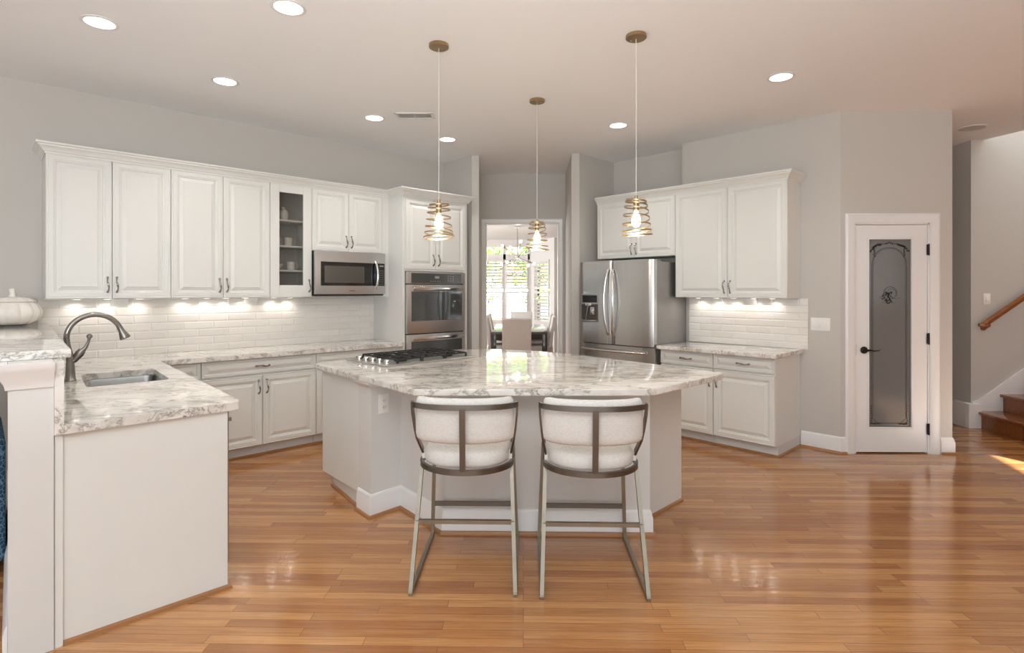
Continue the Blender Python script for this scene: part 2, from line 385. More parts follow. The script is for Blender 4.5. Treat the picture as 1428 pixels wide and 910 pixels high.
def linen():
    m, N, L, b = newmat('ivory_woven_upholstery')
    tc = N.new('ShaderNodeTexCoord'); mp = N.new('ShaderNodeMapping'); mp.inputs['Scale'].default_value = (30, 30, 260); L.new(tc.outputs['Object'], mp.inputs[0])
    n = N.new('ShaderNodeTexNoise'); n.inputs['Scale'].default_value = 2.5; n.inputs['Detail'].default_value = 5; L.new(mp.outputs[0], n.inputs[0])
    cr = N.new('ShaderNodeValToRGB'); L.new(n.outputs[0], cr.inputs[0]); e = cr.color_ramp.elements
    e[0].position = 0.3; e[0].color = srgb(204, 200, 195); e[1].position = 0.7; e[1].color = srgb(228, 225, 221)
    L.new(cr.outputs[0], b.inputs['Base Color']); b.inputs['Roughness'].default_value = 0.85; b.inputs['Sheen Weight'].default_value = 0.15
    bp = N.new('ShaderNodeBump'); bp.inputs['Strength'].default_value = 0.25; bp.inputs['Distance'].default_value = 0.001; L.new(n.outputs[0], bp.inputs['Height']); L.new(bp.outputs[0], b.inputs['Normal'])
    return m
M['linen'] = linen()
#@@SHELL
# ------------------------------------------------------------ the room shell
HC = 3.08
LB = 5.68          # long cabinet wall
RA = 5.60          # right cabinet wall
MB().prism([(-13, -6), (9, -6), (9, 15), (-13, 15)], -0.08, 0.0).build('floor', M['floor'], smooth=0, kind='structure')
MB().prism([(-13, -6), (6.3, -6), (6.3, 4.4), (5.32, 4.7), (5.12, 5.45), (4.94, 6.05), (4.94, 8.1), (-5, 8.1), (-13, 0.5)], HC, HC + 0.12).build('ceiling', M['ceiling'], smooth=0, kind='structure')
MB().prism([P(-8, LB), P(4.252, LB), (-0.615, 6.63), (-0.529, 6.63), (-0.585, 7.70), (-0.585, 7.82), (-2.6, 7.82), P(-8, LB + 1.1)], 0, HC).build('wall_left', M['wall'], smooth=0, kind='structure')
MB().prism([(0.585, 7.82), (0.585, 7.70), (0.569, 6.55), (0.661, 6.55), P(5.79, 4.17), P(5.79, 3.12), P(RA, 3.12), (RA / R2 - 5.06, 5.06), (2.9, 5.06), (2.9, 7.82)], 0, HC).build('wall_right', M['wall'], smooth=0, kind='structure')
w = MB(); w.box(-0.585, 0.585, 7.70, 7.82, 2.40, HC); w.box(-0.585, -0.525, 7.70, 7.82, 0, 2.40); w.box(0.49, 0.585, 7.70, 7.82, 0, 2.40)
w.build('wall_back', M['wall'], smooth=0, kind='structure')
w = MB(); w.box(2.9, 2.985, 5.06, 5.18, 0, HC); w.box(3.647, 3.85, 5.06, 5.18, 0, HC); w.box(2.985, 3.647, 5.06, 5.18, 2.072, HC)
w.build('wall_pantry_front', M['wall'], smooth=0, kind='structure')
w = MB(); w.box(3.75, 3.85, 5.18, 6.6, 0, HC); w.box(2.9, 3.75, 6.1, 6.2, 0, HC); w.build('wall_pantry_side', M['wall'], smooth=0, kind='structure')
w = MB(); w.box(4.80, 4.92, 6.17, 8.0, 0, HC); w.box(2.9, 4.92, 8.0, 8.1, 0, HC); w.build('wall_hall', M['wall'], smooth=0, kind='structure')
MB().box(4.80, 9, 6.05, 6.17, 0, 5.6).build('wall_stair', M['wall'], smooth=0, kind='structure')
w = MB(); w.box(6.3, 6.42, 1.0, 4.4, 0, 5.6); 
w.box(6.42, 9, 4.28, 4.4, 0, 5.6); w.box(9, 9.1, 4.28, 6.17, 0, 5.6); w.box(5.2, 6.3, 4.28, 4.4, HC + .12, 5.6)
w.build('wall_east', M['wall'], smooth=0, kind='structure')
MB().box(-13, 9, -13, -6.12, HC - .1, HC + .1).build('ceiling_sun_blocker', M['ceiling'], smooth=0, kind='structure')  # unseen slab added to keep the sun off the rear floor
w = MB(); w.box(0, .28, 0, .1, 0, HC); w.box(1.25, 7.4, 0, .1, 0, HC); w.box(.28, 1.25, 0, .1, 0, 1.25); w.box(.28, 1.25, 0, .1, 2.27, HC)
w.build('wall_sun_mask', M['wall'], None, (6.3, 1.05, 0), math.atan2(-.957, -.29), smooth=0, kind='structure')  # unseen wall, angle and opening shaped to form the sun patch on the floor
# west wall of the open family room, with daylight opening
w = MB(); w.box(-13, 6.4, -6.12, -6.0, 2.75, HC + .12); w.box(-13, 6.4, -6.12, -6.0, 0, 0.15)
for x in (-9.5, -6.0, -2.6, 0.8, 4.0, 6.0): w.box(x, x + .35, -6.12, -6.0, .15, 2.75)
w.build('wall_rear', M['wall'], smooth=0, kind='structure')

# baseboards and shoe mouldings
BB = [(0, 0), (0.016, 0), (0.016, 0.105), (0.011, 0.118), (0.011, 0.128), (0.004, 0.145), (0, 0.148)]
SH = [(0.016, 0), (0.033, 0), (0.031, 0.010), (0.025, 0.017), (0.016, 0.019)]
def base(path, name, shoe=True):
    MB().sweep(path, BB).build(name, M['trim'], kind='structure')
    if shoe: MB().sweep(path, SH).build(name.replace('baseboard', 'trim_shoe'), M['shoe'], kind='structure')
cx = RA / R2 - 5.06
base([P(RA, 1.885), (cx, 5.06), (2.905, 5.06)], 'baseboard_right')
base([(3.742, 5.06), (3.85, 5.06), (3.85, 6.6)], 'baseboard_pantry')
base([(4.80, 6.62), (4.80, 6.05), (4.86, 6.05)], 'baseboard_stair', False)
base([(-0.529, 6.63), (-0.581, 7.70)][::-1], 'baseboard_passage')
# casings
def casing(name, x0, x1, zt, y, w=0.09, t=0.022):
    m = MB()
    prof = [(0, 0), (w, 0), (w, -t * .6), (w * .8, -t), (w * .55, -t * .8), (w * .2, -t * .75), (w * .08, -t * .5), (0, -t * .4)]
    # legs and head as mitred extrusions around the opening
    rings = []
    for (px, pz, dx, dz) in ((x0, 0, -1, 0), (x0, zt, -1, 1), (x1, zt, 1, 1), (x1, 0, 1, 0)):
        rings.append([m.bm.verts.new((px + dx * o, y + d, pz + dz * o)) for o, d in prof])
    for a, b in zip(rings, rings[1:]):
        for k in range(len(prof)): m.bm.faces.new((a[k], a[(k + 1) % len(prof)], b[(k + 1) % len(prof)], b[k]))
    m.bm.faces.new(rings[0]); m.bm.faces.new(rings[-1])
    # jamb lining
    m.box(x0 - .001, x0 + .012, y, y + .12, 0, zt); m.box(x1 - .012, x1 + .001, y, y + .12, 0, zt); m.box(x0, x1, y, y + .12, zt - .012, zt + .001)
    return m.build(name, M['trim'], kind='structure')
casing('trim_1', -0.525, 0.49, 2.40, 7.70, w=0.06)
casing('trim_2', 2.985, 3.647, 2.072, 5.06, w=0.088)
MB().box(4.78, 4.80, 6.50, 6.60, 0, 2.1, 0.004).build('trim_3', M['trim'], kind='structure')

# pantry door
d = thing('door_1', '', '', (0, 0, 0)); del d['label'], d['category']; d['kind'] = 'structure'
m = MB(); X0, X1, ZB, ZT = 3.000, 3.632, 0.012, 2.056
GX0, GX1, GZ0, GZ1 = 3.113, 3.494, 0.234, 1.930
for q in ((X0, GX0, ZB, ZT), (GX1, X1, ZB, ZT), (GX0, GX1, ZB, GZ0), (GX0, GX1, GZ1, ZT)): m.box(q[0], q[1], 5.068, 5.106, q[2], q[3])
for q in ((GX0 - .012, GX0 + .004, GZ0 - .012, GZ1 + .012), (GX1 - .004, GX1 + .012, GZ0 - .012, GZ1 + .012)): m.box(q[0], q[1], 5.062, 5.07, q[2], q[3], .003)
for q in ((GX0, GX1, GZ0 - .012, GZ0 + .004), (GX0, GX1, GZ1 - .004, GZ1 + .012)): m.box(q[0], q[1], 5.062, 5.07, q[2], q[3], .003)
m.build('panel', M['trim'], d)
pane = MB().box(GX0, GX1, 5.080, 5.088, GZ0, GZ1).build('pane', M['glass_pantry'], d)
# etched border and ornaments
e = MB(); gx = (GX0 + GX1) / 2; yy = 5.0785
def arc(c, r, a0, a1, n=24, sx=1, sz=1): return [(c[0] + sx * r * math.cos(a0 + (a1 - a0) * i / n), yy, c[1] + sz * r * math.sin(a0 + (a1 - a0) * i / n)) for i in range(n + 1)]
path = [(gx - .155, yy, .32)] + arc((gx, 1.70), .155, PI, 0) + [(gx + .155, yy, .32)] + [(gx + .10, yy, .27), (gx - .10, yy, .27), (gx - .155, yy, .32)]
e.tube(path, .0016, seg=6)
path = [(gx - .145, yy, .33)] + arc((gx, 1.70), .145, PI, 0) + [(gx + .145, yy, .33)]
e.tube(path, .0009, seg=6)
def leaf(c, l, a, w=.4):
    pts = []
    for i in range(12):
        t = 2 * PI * i / 12; u = l / 2 * math.cos(t); v = l * w / 2 * math.sin(t)
        pts.append((c[0] + u * math.cos(a) - v * math.sin(a), yy, c[1] + u * math.sin(a) + v * math.cos(a)))
    n = len(pts); f = [e.bm.verts.new(p) for p in pts]; e.bm.faces.new(f)
    g = [e.bm.verts.new((p[0], p[1] + .0014, p[2])) for p in pts]
    for i in range(n): e.bm.faces.new((f[i], f[(i + 1) % n], g[(i + 1) % n], g[i]))
rnd = random.Random(3)
for sx in (-1, 1):
    for i in range(13): leaf((gx + sx * (.075 + .008 * i) , 1.885 - .018 * rnd.random() - (0.010 * max(0, i - 6))), .024, rnd.random() * PI, .5)
    for i in range(7): leaf((gx + sx * (.125 + .014 * rnd.random()), 1.86 - .014 * i), .022, rnd.random() * PI, .5)
    for i in range(8): leaf((gx + sx * (.150 + .012 * rnd.random()), .27 + .022 * i), .018, rnd.random() * PI, .6)
    for i in range(6): leaf((gx + sx * (.085 + .014 * i), .262 + .006 * rnd.random()), .020, rnd.random() * PI, .6)
    e.tube([(gx + sx * .03, yy, 1.887), (gx + sx * .08, yy, 1.882)], .0016, seg=6)
for i in range(5): leaf((gx - .03 + .015 * i, 1.888 + .006 * (2 - abs(i - 2))), .022, i * .5, .5)
# centre wreath
e.tube(arc((gx + .01, 1.44), .060, -.6, 3.9, 20), .0016, seg=6); e.tube(arc((gx + .02, 1.44), .040, -.9, 2.6, 16), .0013, seg=6)
e.tube([(gx - .09 + .018 * i, yy, 1.40 + .012 * math.sin(i * 1.3)) for i in range(11)], .0015, seg=6)
e.tube([(gx - .07 + .016 * i, yy, 1.355 + .008 * math.sin(i * 1.6)) for i in range(9)], .0012, seg=6)
for i in range(14): leaf((gx - .03 + .004 * i, 1.40 + .05 * math.cos(i * 1.9)), .026, i * 1.3, .45)
for i in range(16): leaf((gx - .02 + .045 * math.cos(i * 2.4) * (i / 16 + .3), 1.405 + .03 * math.sin(i * 2.4)), .022, i, .5)
e.build('etching', M['etch'], pane, smooth=0)
for z in (1.832, 1.033, .222):
    h = MB(); h.box(3.625, 3.645, 5.050, 5.066, z - .048, z + .048, .002); h.frustum((3.636, 5.049, z - .052), (3.636, 5.049, z + .052), .006, seg=10)
    h.build('hinge', M['hinge'], d)
h = MB(); h.lathe([(.026, 0), (.032, -.004), (.032, -.010), (.022, -.014), (.010, -.018), (.010, -.04), (.016, -.046), (.012, -.052)], (3.068, 5.068, .930), 24, axis='Y')
h.tube([(3.068, 5.022, .930), (3.10, 5.018, .932), (3.135, 5.018, .925), (3.165, 5.018, .928), (3.185, 5.019, .937)], [.010, .009, .006, .005, .003], seg=10)
h.build('door_handle', M['hinge'], d)
MB().box(2.997, 3.000, 5.062, 5.075, .88, .98).build('strike_plate', M['hinge'], d)

# stairs
m = MB(); k = MB()
NS = 9
ris = MB(); trd = MB()
for i in range(NS):
    x = 4.86 + .262 * i; z = .18 * (i + 1)
    ris.box(x, x + .02, 4.62, 6.045, z - .18, z - .028)
    trd.box(x - .035, x + .262 + .02, 4.60, 6.045, z - .028, z, .008)
st = thing('staircase', 'stained oak staircase climbing beside the grey wall beyond the pantry', 'stairs', (4.86, 5.3, 0))
for nm, q in (('risers', ris), ('treads', trd)):
    o = q.build(nm, M['stair'], None); o.parent = st; o.location = (-4.86, -5.3, 0)
m = MB()
for i in range(NS): m.box(4.88 + .262 * i, 4.88 + .262 * NS, 4.66, 6.03, .18 * i, .18 * (i + 1) - .03)
o = m.build('carcass', M['stair'], None); o.parent = st; o.location = (-4.86, -5.3, 0)
m = MB(); sl = .18 / .262
def yz(z): return z
pts = [(4.805, 0), (4.86, 0), (4.86 + .262 * 9, .18 * 9), (4.86 + .262 * 9, .18 * 9 + .34), (4.93, .335), (4.87, .29), (4.805, .275)]
f = [m.bm.verts.new((x, 6.05, z)) for x, z in pts]; g = [m.bm.verts.new((x, 6.03, z)) for x, z in pts]
m.bm.faces.new(f); m.bm.faces.new(g)
for i in range(len(pts)): m.bm.faces.new((f[i], f[(i + 1) % len(pts)], g[(i + 1) % len(pts)], g[i]))
m.box(4.73, 4.80, 6.03, 6.60, 0, .262, .006); m.box(4.73, 4.86, 5.985, 6.03, 0, .262, .006)
m.build('trim_4', M['trim'], smooth=0, kind='structure')
r = thing('handrail', 'round-edged oak handrail fixed to the grey stair wall', 'handrail', (4.9, 5.97, 1.1))
m = MB(); q = [(-.065, 0, -.025), (-.03, 0, .0), (0, 0, .022), (2.0, 0, .022 + 2.0 * .70)]
m.tube(q[1:], 1, sec=[(.028, -.018), (.034, 0), (.028, .018), (.012, .024), (-.012, .016), (-.022, .016), (-.022, -.016), (-.012, -.016), (.012, -.024)], up=(0, 0, 1))
m.tube([(-.075, .01, .002), (-.03, 0, .0)], [.018, .026], seg=10)
m.build('rail', M['rail'], r)
m = MB(); m.lathe([(.012, 0), (.034, -.006), (.030, -.016), (.012, -.02), (.010, -.05)], (.03, .085, -.03), 20, axis='Y'); m.tube([(.03, .04, -.03), (.03, .0, -.01), (.03, 0, .02)], .010, seg=10)
m.build('bracket', M['rail'], r)
#@@CAB
# ------------------------------------------------------------ cabinet builders (local frame: x right, front towards -y, wall at y = 0)
def frame_left(a, z=0.0): p = P(a, LB); return (p[0], p[1], z), PI / 4
def frame_right(b, z=0.0): p = P(RA, b); return (p[0], p[1], z), -PI / 4
def panel_door(x0, x1, z0, z1, yf, parent, fw=0.058, name='door', mt=None):
    t = .02
    st = [(0, yf + .003), (.003, yf), (.008, yf), (.010, yf + .0025), (.014, yf + .0025), (.016, yf), (fw - .014, yf), (fw - .010, yf + .005), (fw - .002, yf + .006), (fw + .002, yf + .014), (fw + .009, yf + .014), (fw + .032, yf + .004), (fw + .034, yf + .001), (fw + .038, yf + .001)]
    return MB().rings_panel(x0, x1, z0, z1, st, yf + t).build(name, mt or M['cab'], parent, smooth=0)
def pull(parent, x, z, yf, horiz=False, L=0.115):
    m = MB(); n = 14; pts = []; rad = []
    for i in range(n + 1):
        t = i / n; s = (t - .5) * L
        out = .026 * math.sin(PI * t) ** .6 if 0 < t < 1 else 0
        side = .005 * math.sin(2 * PI * t)
        pts.append((x + s, yf - .004 - out, z + side) if horiz else (x + side, yf - .004 - out, z + s))
        rad.append(.0048 + .0030 * math.cos(2 * PI * (t - .5)) ** 2)
    m.tube(pts, rad, seg=8)
    for s in (-1, 1):
        c = (x + s * L / 2, yf, z) if horiz else (x, yf, z + s * L / 2)
        m.lathe([(.009, 0), (.009, -.004), (.006, -.010), (.002, -.012)], c, 12, axis='Y')
    return m.build('handle', M['pewter'], parent)
def carcass(parent, w, depth, z0, z1, name='body'):
    return MB().box(.0005, w - .0005, -depth, -.002, z0, z1).build(name, M['cab'], parent, smooth=0)

def wall_cab(frame, w, z0, z1, label, group, doors=2, depth=.305, hz=None):
    loc, rz = frame
    c = thing('wall_cabinet', label, 'cabinet', loc, rz, group)
    carcass(c, w, depth, z0, z1)
    yf = -depth - .023; dw = w / doors; hz = hz or z0 + .11
    for i in range(doors):
        d_ = panel_door(i * dw + .002, (i + 1) * dw - .002, z0 + .002, z1 - .002, yf, c)
        hx = (i + 1) * dw - .030 if (i == 0 and doors == 2) or doors == 1 else i * dw + .030
        pull(d_, hx, hz, yf)
    return c
GU = 'white raised panel wall cabinets'
UB, UT = 1.402, 2.492
wall_cab(frame_left(.355), .809, UB, UT, 'white two-door wall cabinet at the left end of the long row above the sink', GU)
wall_cab(frame_left(1.164), .814, UB, UT, 'white two-door wall cabinet between the end cabinet and the glass-door cabinet', GU)
# glass door cabinet
loc, rz = frame_left(1.978); gc = thing('glass_door_cabinet', 'narrow white wall cabinet with a glass door and dishes on shelves', 'cabinet', loc, rz, GU)
w_ = .407; m = MB(); m.box(.0005, .018, -.305, -.002, UB, UT); m.box(w_ - .018, w_ - .0005, -.305, -.002, UB, UT); m.box(.018, w_ - .018, -.305, -.002, UB, UB + .018); m.box(.018, w_ - .018, -.305, -.002, UT - .018, UT)
m.build('body', M['cab'], gc, smooth=0)
MB().box(.018, w_ - .018, -.012, -.003, UB + .018, UT - .018).build('back_panel', M['shade_in'], gc, smooth=0)
SHZ = (1.667, 1.905, 2.155)
for z in SHZ: MB().box(.019, w_ - .019, -.27, -.013, z - .018, z, .002).build('shelf', M['cab'], gc)
yf = -.328; m = MB(); fx, fz = .088, .085
m.box(.002, fx, yf, yf + .02, UB + .002, UT - .002, .002); m.box(w_ - fx, w_ - .002, yf, yf + .02, UB + .002, UT - .002, .002)
m.box(fx, w_ - fx, yf, yf + .02, UB + .002, UB + fz + .03, .002); m.box(fx, w_ - fx, yf, yf + .02, UT - fz, UT - .002, .002)
gd = m.build('door', M['cab'], gc, smooth=0)
MB().box(fx, w_ - fx, yf + .008, yf + .011, UB + fz + .03, UT - fz).build('pane', M['glass_cab'], gd, smooth=0)
pull(gd, w_ - .030, UB + .11, yf)
def dish(kind, la, y, z, label, n=1):
    px, py = loc[0] + la * R2 - y * R2, loc[1] + la * R2 + y * R2
    m = MB()
    if kind == 'mug':
        m.lathe([(.030, 0), (.038, .004), (.041, .05), (.042, .085), (.038, .085), (.036, .01)], (0, 0, 0), 20); m.tube([(.038, 0, .02), (.062, 0, .03), (.062, 0, .06), (.038, 0, .07)], .005, seg=8)
    elif kind == 'bowl': m.lathe([(.03, 0), (.05, .01), (.07, .035), (.078, .06), (.074, .06), (.05, .02)], (0, 0, 0), 24)
    elif kind == 'plates':
        m.lathe([(.05, 0), (.08, .012), (.095, .018), (.085, .018), (.05, .008)], (0, 0, 0), 24)
    else: m.lathe([(.028, 0), (.045, .02), (.055, .06), (.045, .10), (.02, .12), (.018, .14)], (0, 0, 0), 20)
    return tag(m.build({'mug': 'mug', 'bowl': 'bowl', 'plates': 'plate', 'vase': 'vase'}[kind], M['ceramic'], None, (px, py, z), .6), label, {'mug': 'mug', 'bowl': 'bowl', 'plates': 'plate', 'vase': 'vase'}[kind], 'white dishes behind the cabinet glass')
dish('vase', .20, -.13, SHZ[2] + .001, 'small white vase alone on the top shelf behind the cabinet glass')
dish('mug', .13, -.13, SHZ[1] + .001, 'white mug nearer the door hinge on the third shelf of the glass-door cabinet')
dish('mug', .25, -.13, SHZ[1] + .001, 'white mug nearer the door handle on the third shelf of the glass-door cabinet')
dish('bowl', .12, -.13, SHZ[0] + .001, 'white bowl nearer the hinge on the lower shelf behind the cabinet glass')
dish('mug', .28, -.13, SHZ[0] + .001, 'white mug beside the bowl on the lower shelf behind the cabinet glass')
dish('bowl', .20, -.13, UB + .019, 'white bowl on the cabinet floor behind the glass door')

wall_cab(frame_left(2.386), .790, 1.868, UT, 'short white two-door wall cabinet directly above the microwave', GU, hz=1.97)
MB().box(3.177, 3.257, LB - .325, LB - .002, 1.868, UT)
m = MB(); m.box(0, .080, -.325, -.002, 1.40, UT); l2, r2 = frame_left(3.1765)
tag(m.build('filler_panel', M['cab'], None, l2, r2, smooth=0), 'narrow white filler panel between the microwave and the tall oven cabinet', 'panel')

# tall oven cabinet
TD = .60; loc, rz = frame_left(3.258); TW = .885
t = thing('oven_cabinet', 'tall white cabinet housing the double wall oven', 'cabinet', loc, rz)
m = MB(); m.box(0, .03, -TD, -.002, 0, UT); m.box(TW - .05, TW, -TD, -.002, 0, UT); m.box(.03, TW - .05, -TD, -.002, 1.676, UT); m.box(.03, TW - .05, -TD, -.002, 0.06, .40); m.box(.03, TW - .05, -.02, -.002, .40, 1.676)
m.build('body', M['cab'], t, smooth=0)
yf = -TD - .021
dl = panel_door(.030, .420, 1.700, 2.455, yf, t); pull(dl, .385, 1.80, yf)
dr = panel_door(.424, .845, 1.700, 2.455, yf, t); pull(dr, .458, 1.80, yf)
panel_door(.030, .845, .10, .385, yf, t, fw=.045, name='drawer')
# double oven
ov = thing('double_wall_oven', 'stainless double wall oven built into the tall cabinet', 'oven', loc, rz)
x0, x1 = .034, .832
MB().box(x0 + .004, x1 - .004, -TD + .002, -.10, .402, 1.674).build('body', M['black'], ov, smooth=0)
cp = MB().box(x0, x1, -TD - .03, -TD + .001, 1.540, 1.670, .003).build('control_panel', M['steel'], ov)
MB().box(x0 + .058, x1 - .058, -TD - .0325, -TD - .029, 1.546, 1.655).build('display', M['screen'], cp, smooth=0)
kb = MB()
for i in range(3):
    for j in range(3): kb.box(.58 + i * .035, .592 + i * .035, -TD - .0333, -TD - .032, 1.572 + j * .024, 1.580 + j * .024)
for i in range(5): kb.box(.34 + i * .03, .352 + i * .03, -TD - .0333, -TD - .032, 1.565, 1.571)
kb.box(.40, .46, -TD - .0333, -TD - .032, 1.60, 1.625)
kb.build('keypad', mat('grey_marking', (.35, .34, .32, 1), .5, noise=.02), cp, smooth=0)
for za, zb in ((1.000, 1.530), (.44, .990)):
    dd = MB(); dd.box(x0, x1, -TD - .032, -TD + .001, za, zb, .004); dd = dd.build('door', M['steel'], ov)
    MB().box(x0 + .058, x1 - .048, -TD - .034, -TD - .031, za + .135 if za > .9 else za + .10, zb - .075).build('window', M['darkglass'], dd, smooth=0)
    h = MB(); h.box(x0 + .055, x1 - .05, -TD - .075, -TD - .055, zb - .062, zb - .024, .006)
    for xx in (x0 + .09, x1 - .09): h.box(xx - .01, xx + .01, -TD - .06, -TD - .03, zb - .055, zb - .032, .002)
    h.build('handle', M['chrome'], dd)

# crown mouldings
CR = [(0, 0), (.006, 0), (.008, .014), (.016, .018), (.022, .032), (.036, .046), (.046, .052), (.048, .062), (.058, .066), (.060, .080), (0, .080)]
def crown(path, label):
    z0 = UT + .0005 - .012
    prof = [(o, UT - .010 + z) for o, z in CR]
    prof[0] = (.0015, prof[0][1]); prof[-1] = (.0015, prof[-1][1])
    return tag(MB().sweep([P(*p) for p in path], prof).build('crown_molding', M['cab']), label, 'molding', 'crown mouldings on the wall cabinets')
fb = LB - .328
crown([(.355, LB - .002), (.355, fb), (3.2565, fb), (3.2565, LB - TD - .021), (4.144, LB - TD - .021), (4.144, LB - .52)], 'long white crown moulding along the cabinets from the sink to the ovens')

# microwave
loc, rz = frame_left(2.388); mw = thing('microwave', 'stainless over-the-range microwave under the short wall cabinet', 'microwave', (loc[0], loc[1], 0), rz)
MB().box(.002, .784, -.36, -.004, 1.412, 1.864, .003).build('body', M['black'], mw)
mf = MB().box(0, .786, -.40, -.361, 1.428, 1.864, .006).build('front', M['steel'], mw)
MB().box(.055, .772, -.403, -.399, 1.515, 1.755, .001).build('glass', M['black'], mf)
MB().box(.092, .530, -.4045, -.4025, 1.545, 1.715).build('window', mat('perforated_window', (.085, .08, .072, 1), .25, noise=.2, nscale=300), mf, smooth=0)
kb = MB()
for i in range(4):
    for j in range(7): kb.box(.700 + i * .017, .706 + i * .017, -.4040, -.4025, 1.53 + j * .024, 1.536 + j * .024)
kb.box(.71, .76, -.4040, -.4025, 1.72, 1.735); kb.build('keypad', bpy.data.materials['grey_marking'], mf, smooth=0)
h = MB(); pts = [(.655 + .012 * math.sin(PI * i / 14), -.405 - .040 * math.sin(PI * i / 14) ** .5, 1.475 + .30 * i / 14) for i in range(15)]
h.tube(pts, .0125, seg=12); h.build('handle', M['chrome'], mf)
h = MB(); h.box(.36, .425, -.402, -.3995, 1.460, 1.468); h.build('emblem', M['pewter'], mf)

# base cabinets on the long wall
def base_unit(frame, w, label, group, doors=2, drawer=True, depth=.585, blank=False, hside=0):
    loc, rz = frame
    c = thing('base_cabinet', label, 'cabinet', loc, rz, group)
    carcass(c, w, depth, .10, .874)
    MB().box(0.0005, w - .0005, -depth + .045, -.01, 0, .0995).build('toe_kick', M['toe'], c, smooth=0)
    yf = -depth - .021
    if drawer:
        dr_ = panel_door(.003, w - .003, .735, .870, yf, c, fw=.026, name='drawer')
        if not blank: pull(dr_, w / 2, .803, yf, True)
    top = .718 if drawer else .870
    dw = w / doors
    for i in range(doors):
        d_ = panel_door(i * dw + .003, (i + 1) * dw - .003, .105, top, yf, c)
        if blank: continue
        if doors == 2: hx = dw - .035 if i == 0 else dw + .035
        else: hx = w - .035 if hside else .035
        pull(d_, hx, top - .10, yf)
    return c
GB = 'white raised panel base cabinets'
base_unit(frame_left(1.062), .258, 'narrow blank white base cabinet in the corner behind the sink counter', GB, doors=1, blank=True)
base_unit(frame_left(1.322), .981, 'white base cabinet with one wide drawer over two doors under the long counter', GB)
base_unit(frame_left(2.305), .950, 'white base cabinet beside the tall oven cabinet, partly behind the island', GB)
MB()
MB().sweep([P(1.0, LB - .54), P(3.257, LB - .54)], [(0, 0), (.016, 0), (.013, .012), (0, .018)]).build('trim_6', M['shoe'], kind='structure')

# right wall cabinets
wall_cab(frame_right(3.016), 1.121, 1.395, UT - .01, 'white two-door wall cabinet to the right of the refrigerator', GU, hz=1.50)
wall_cab(frame_right(4.035), 1.017, 1.835, UT - .01, 'short white two-door wall cabinet above the refrigerator', GU, hz=1.93)
fa = RA - .328
z_keep = UT; UT = UT - .01
crown([(fa, 4.035), (fa, 1.895), (RA - .002, 1.895)], 'white crown moulding over the refrigerator and the right wall cabinets')
UT = z_keep
base_unit(frame_right(3.026), .562, 'white base cabinet with drawer and door next to the refrigerator', GB, doors=1, hside=1)
base_unit(frame_right(2.463), .566, 'white base cabinet with drawer and door nearest the pantry', GB, doors=1, hside=0)
MB()
MB().sweep([P(RA - .54, 3.03), P(RA - .54, 1.896), P(RA - .01, 1.896)], [(0, 0), (.016, 0), (.013, .012), (0, .018)]).build('trim_7', M['shoe'], kind='structure')

# backsplashes (local frame so the tile pattern follows the wall)
loc, rz = frame_left(.33); MB().box(0, 2.926, -.010, -.0008, .915, 1.401).build('backsplash_left', M['tile'], None, loc, rz, smooth=0)
tag(bpy.data.objects['backsplash_left'], 'glossy white subway tile backsplash behind the sink and long counter', 'backsplash'); bpy.data.objects['backsplash_left'].name = 'tile_backsplash'
loc, rz = frame_right(3.03); o = MB().box(0, 1.205, -.010, -.0008, .915, 1.394).build('tile_backsplash', M['tile'], None, loc, rz, smooth=0)
tag(o, 'glossy white subway tile backsplash above the short counter beside the refrigerator', 'backsplash')

# under cabinet lights and outlet strips
def puck(frame, x, z, label, grp):
    loc, rz = frame
    c, s = math.cos(rz), math.sin(rz); y = -.10
    px, py = loc[0] + c * x - s * y, loc[1] + s * x + c * y
    t_ = thing('puck_light', label, 'light', (px, py, z), 0, grp)
    MB().lathe([(.030, 0), (.034, -.002), (.034, -.006), (.026, -.008)], (0, 0, 0), 20).build('housing', M['plastic'], t_)
    MB().lathe([(.024, -.0082), (.024, -.0095), (.018, -.010)], (0, 0, 0), 20).build('lens', M['puck'], t_)
    l = bpy.data.lights.new('puck_glow', 'SPOT'); l.energy = 0.9; l.color = (1, .93, .84); l.spot_size = math.radians(150); l.spot_blend = .6; l.shadow_soft_size = .02
    lo = bpy.data.objects.new('puck_glow', l); COL.objects.link(lo); lo.location = (px + s * -.025, py + c * .025, z - .022)
fr = frame_left(0)
names = ['first', 'second', 'third', 'fourth', 'fifth', 'sixth', 'seventh', 'eighth']
for i, a in enumerate((.56, .76, .98, 1.32, 1.50, 1.66, 1.83, 2.10, 2.26)):
    puck(fr, a, UB - .0005, '%s lit puck light counting from the wall end under the long cabinets' % (names + ['ninth'])[i], 'puck lights under the cabinets')
fr = frame_right(3.016)
for i, x in enumerate((.14, .34, .52, .72, .90)):
    puck(fr, x, 1.3945, '%s lit puck light counting from the refrigerator under the right cabinet' % names[i], 'puck lights under the cabinets')
def box_outlet(frame, x, z, label):
    loc, rz = frame
    m = MB(); b_ = m.bm
    pr = [(-.012, 1.0), (-.05, 1.0), (-.012, 0)]
    vs = []
    for xx in (-.062, .062): vs.append([b_.verts.new((xx, y, zz * .065)) for y, zz in ((-.0105, 1), (-.055, 1), (-.050, .75), (-.0105, 0))])
    for k in range(4): b_.faces.new((vs[0][k], vs[0][(k + 1) % 4], vs[1][(k + 1) % 4], vs[1][k]))
    b_.faces.new(vs[0]); b_.faces.new(vs[1])
    c, s = math.cos(rz), math.sin(rz)
    return tag(m.build('outlet_box', M['plastic'], None, (loc[0] + c * x, loc[1] + s * x, z), rz, smooth=0), label, 'outlet', 'slanted outlet boxes under the cabinets')
box_outlet(frame_left(0), .85, 1.332, 'slanted white outlet box under the end cabinet above the faucet')
box_outlet(frame_left(0), 1.90, 1.332, 'slanted white outlet box under the cabinets near the glass-door cabinet')
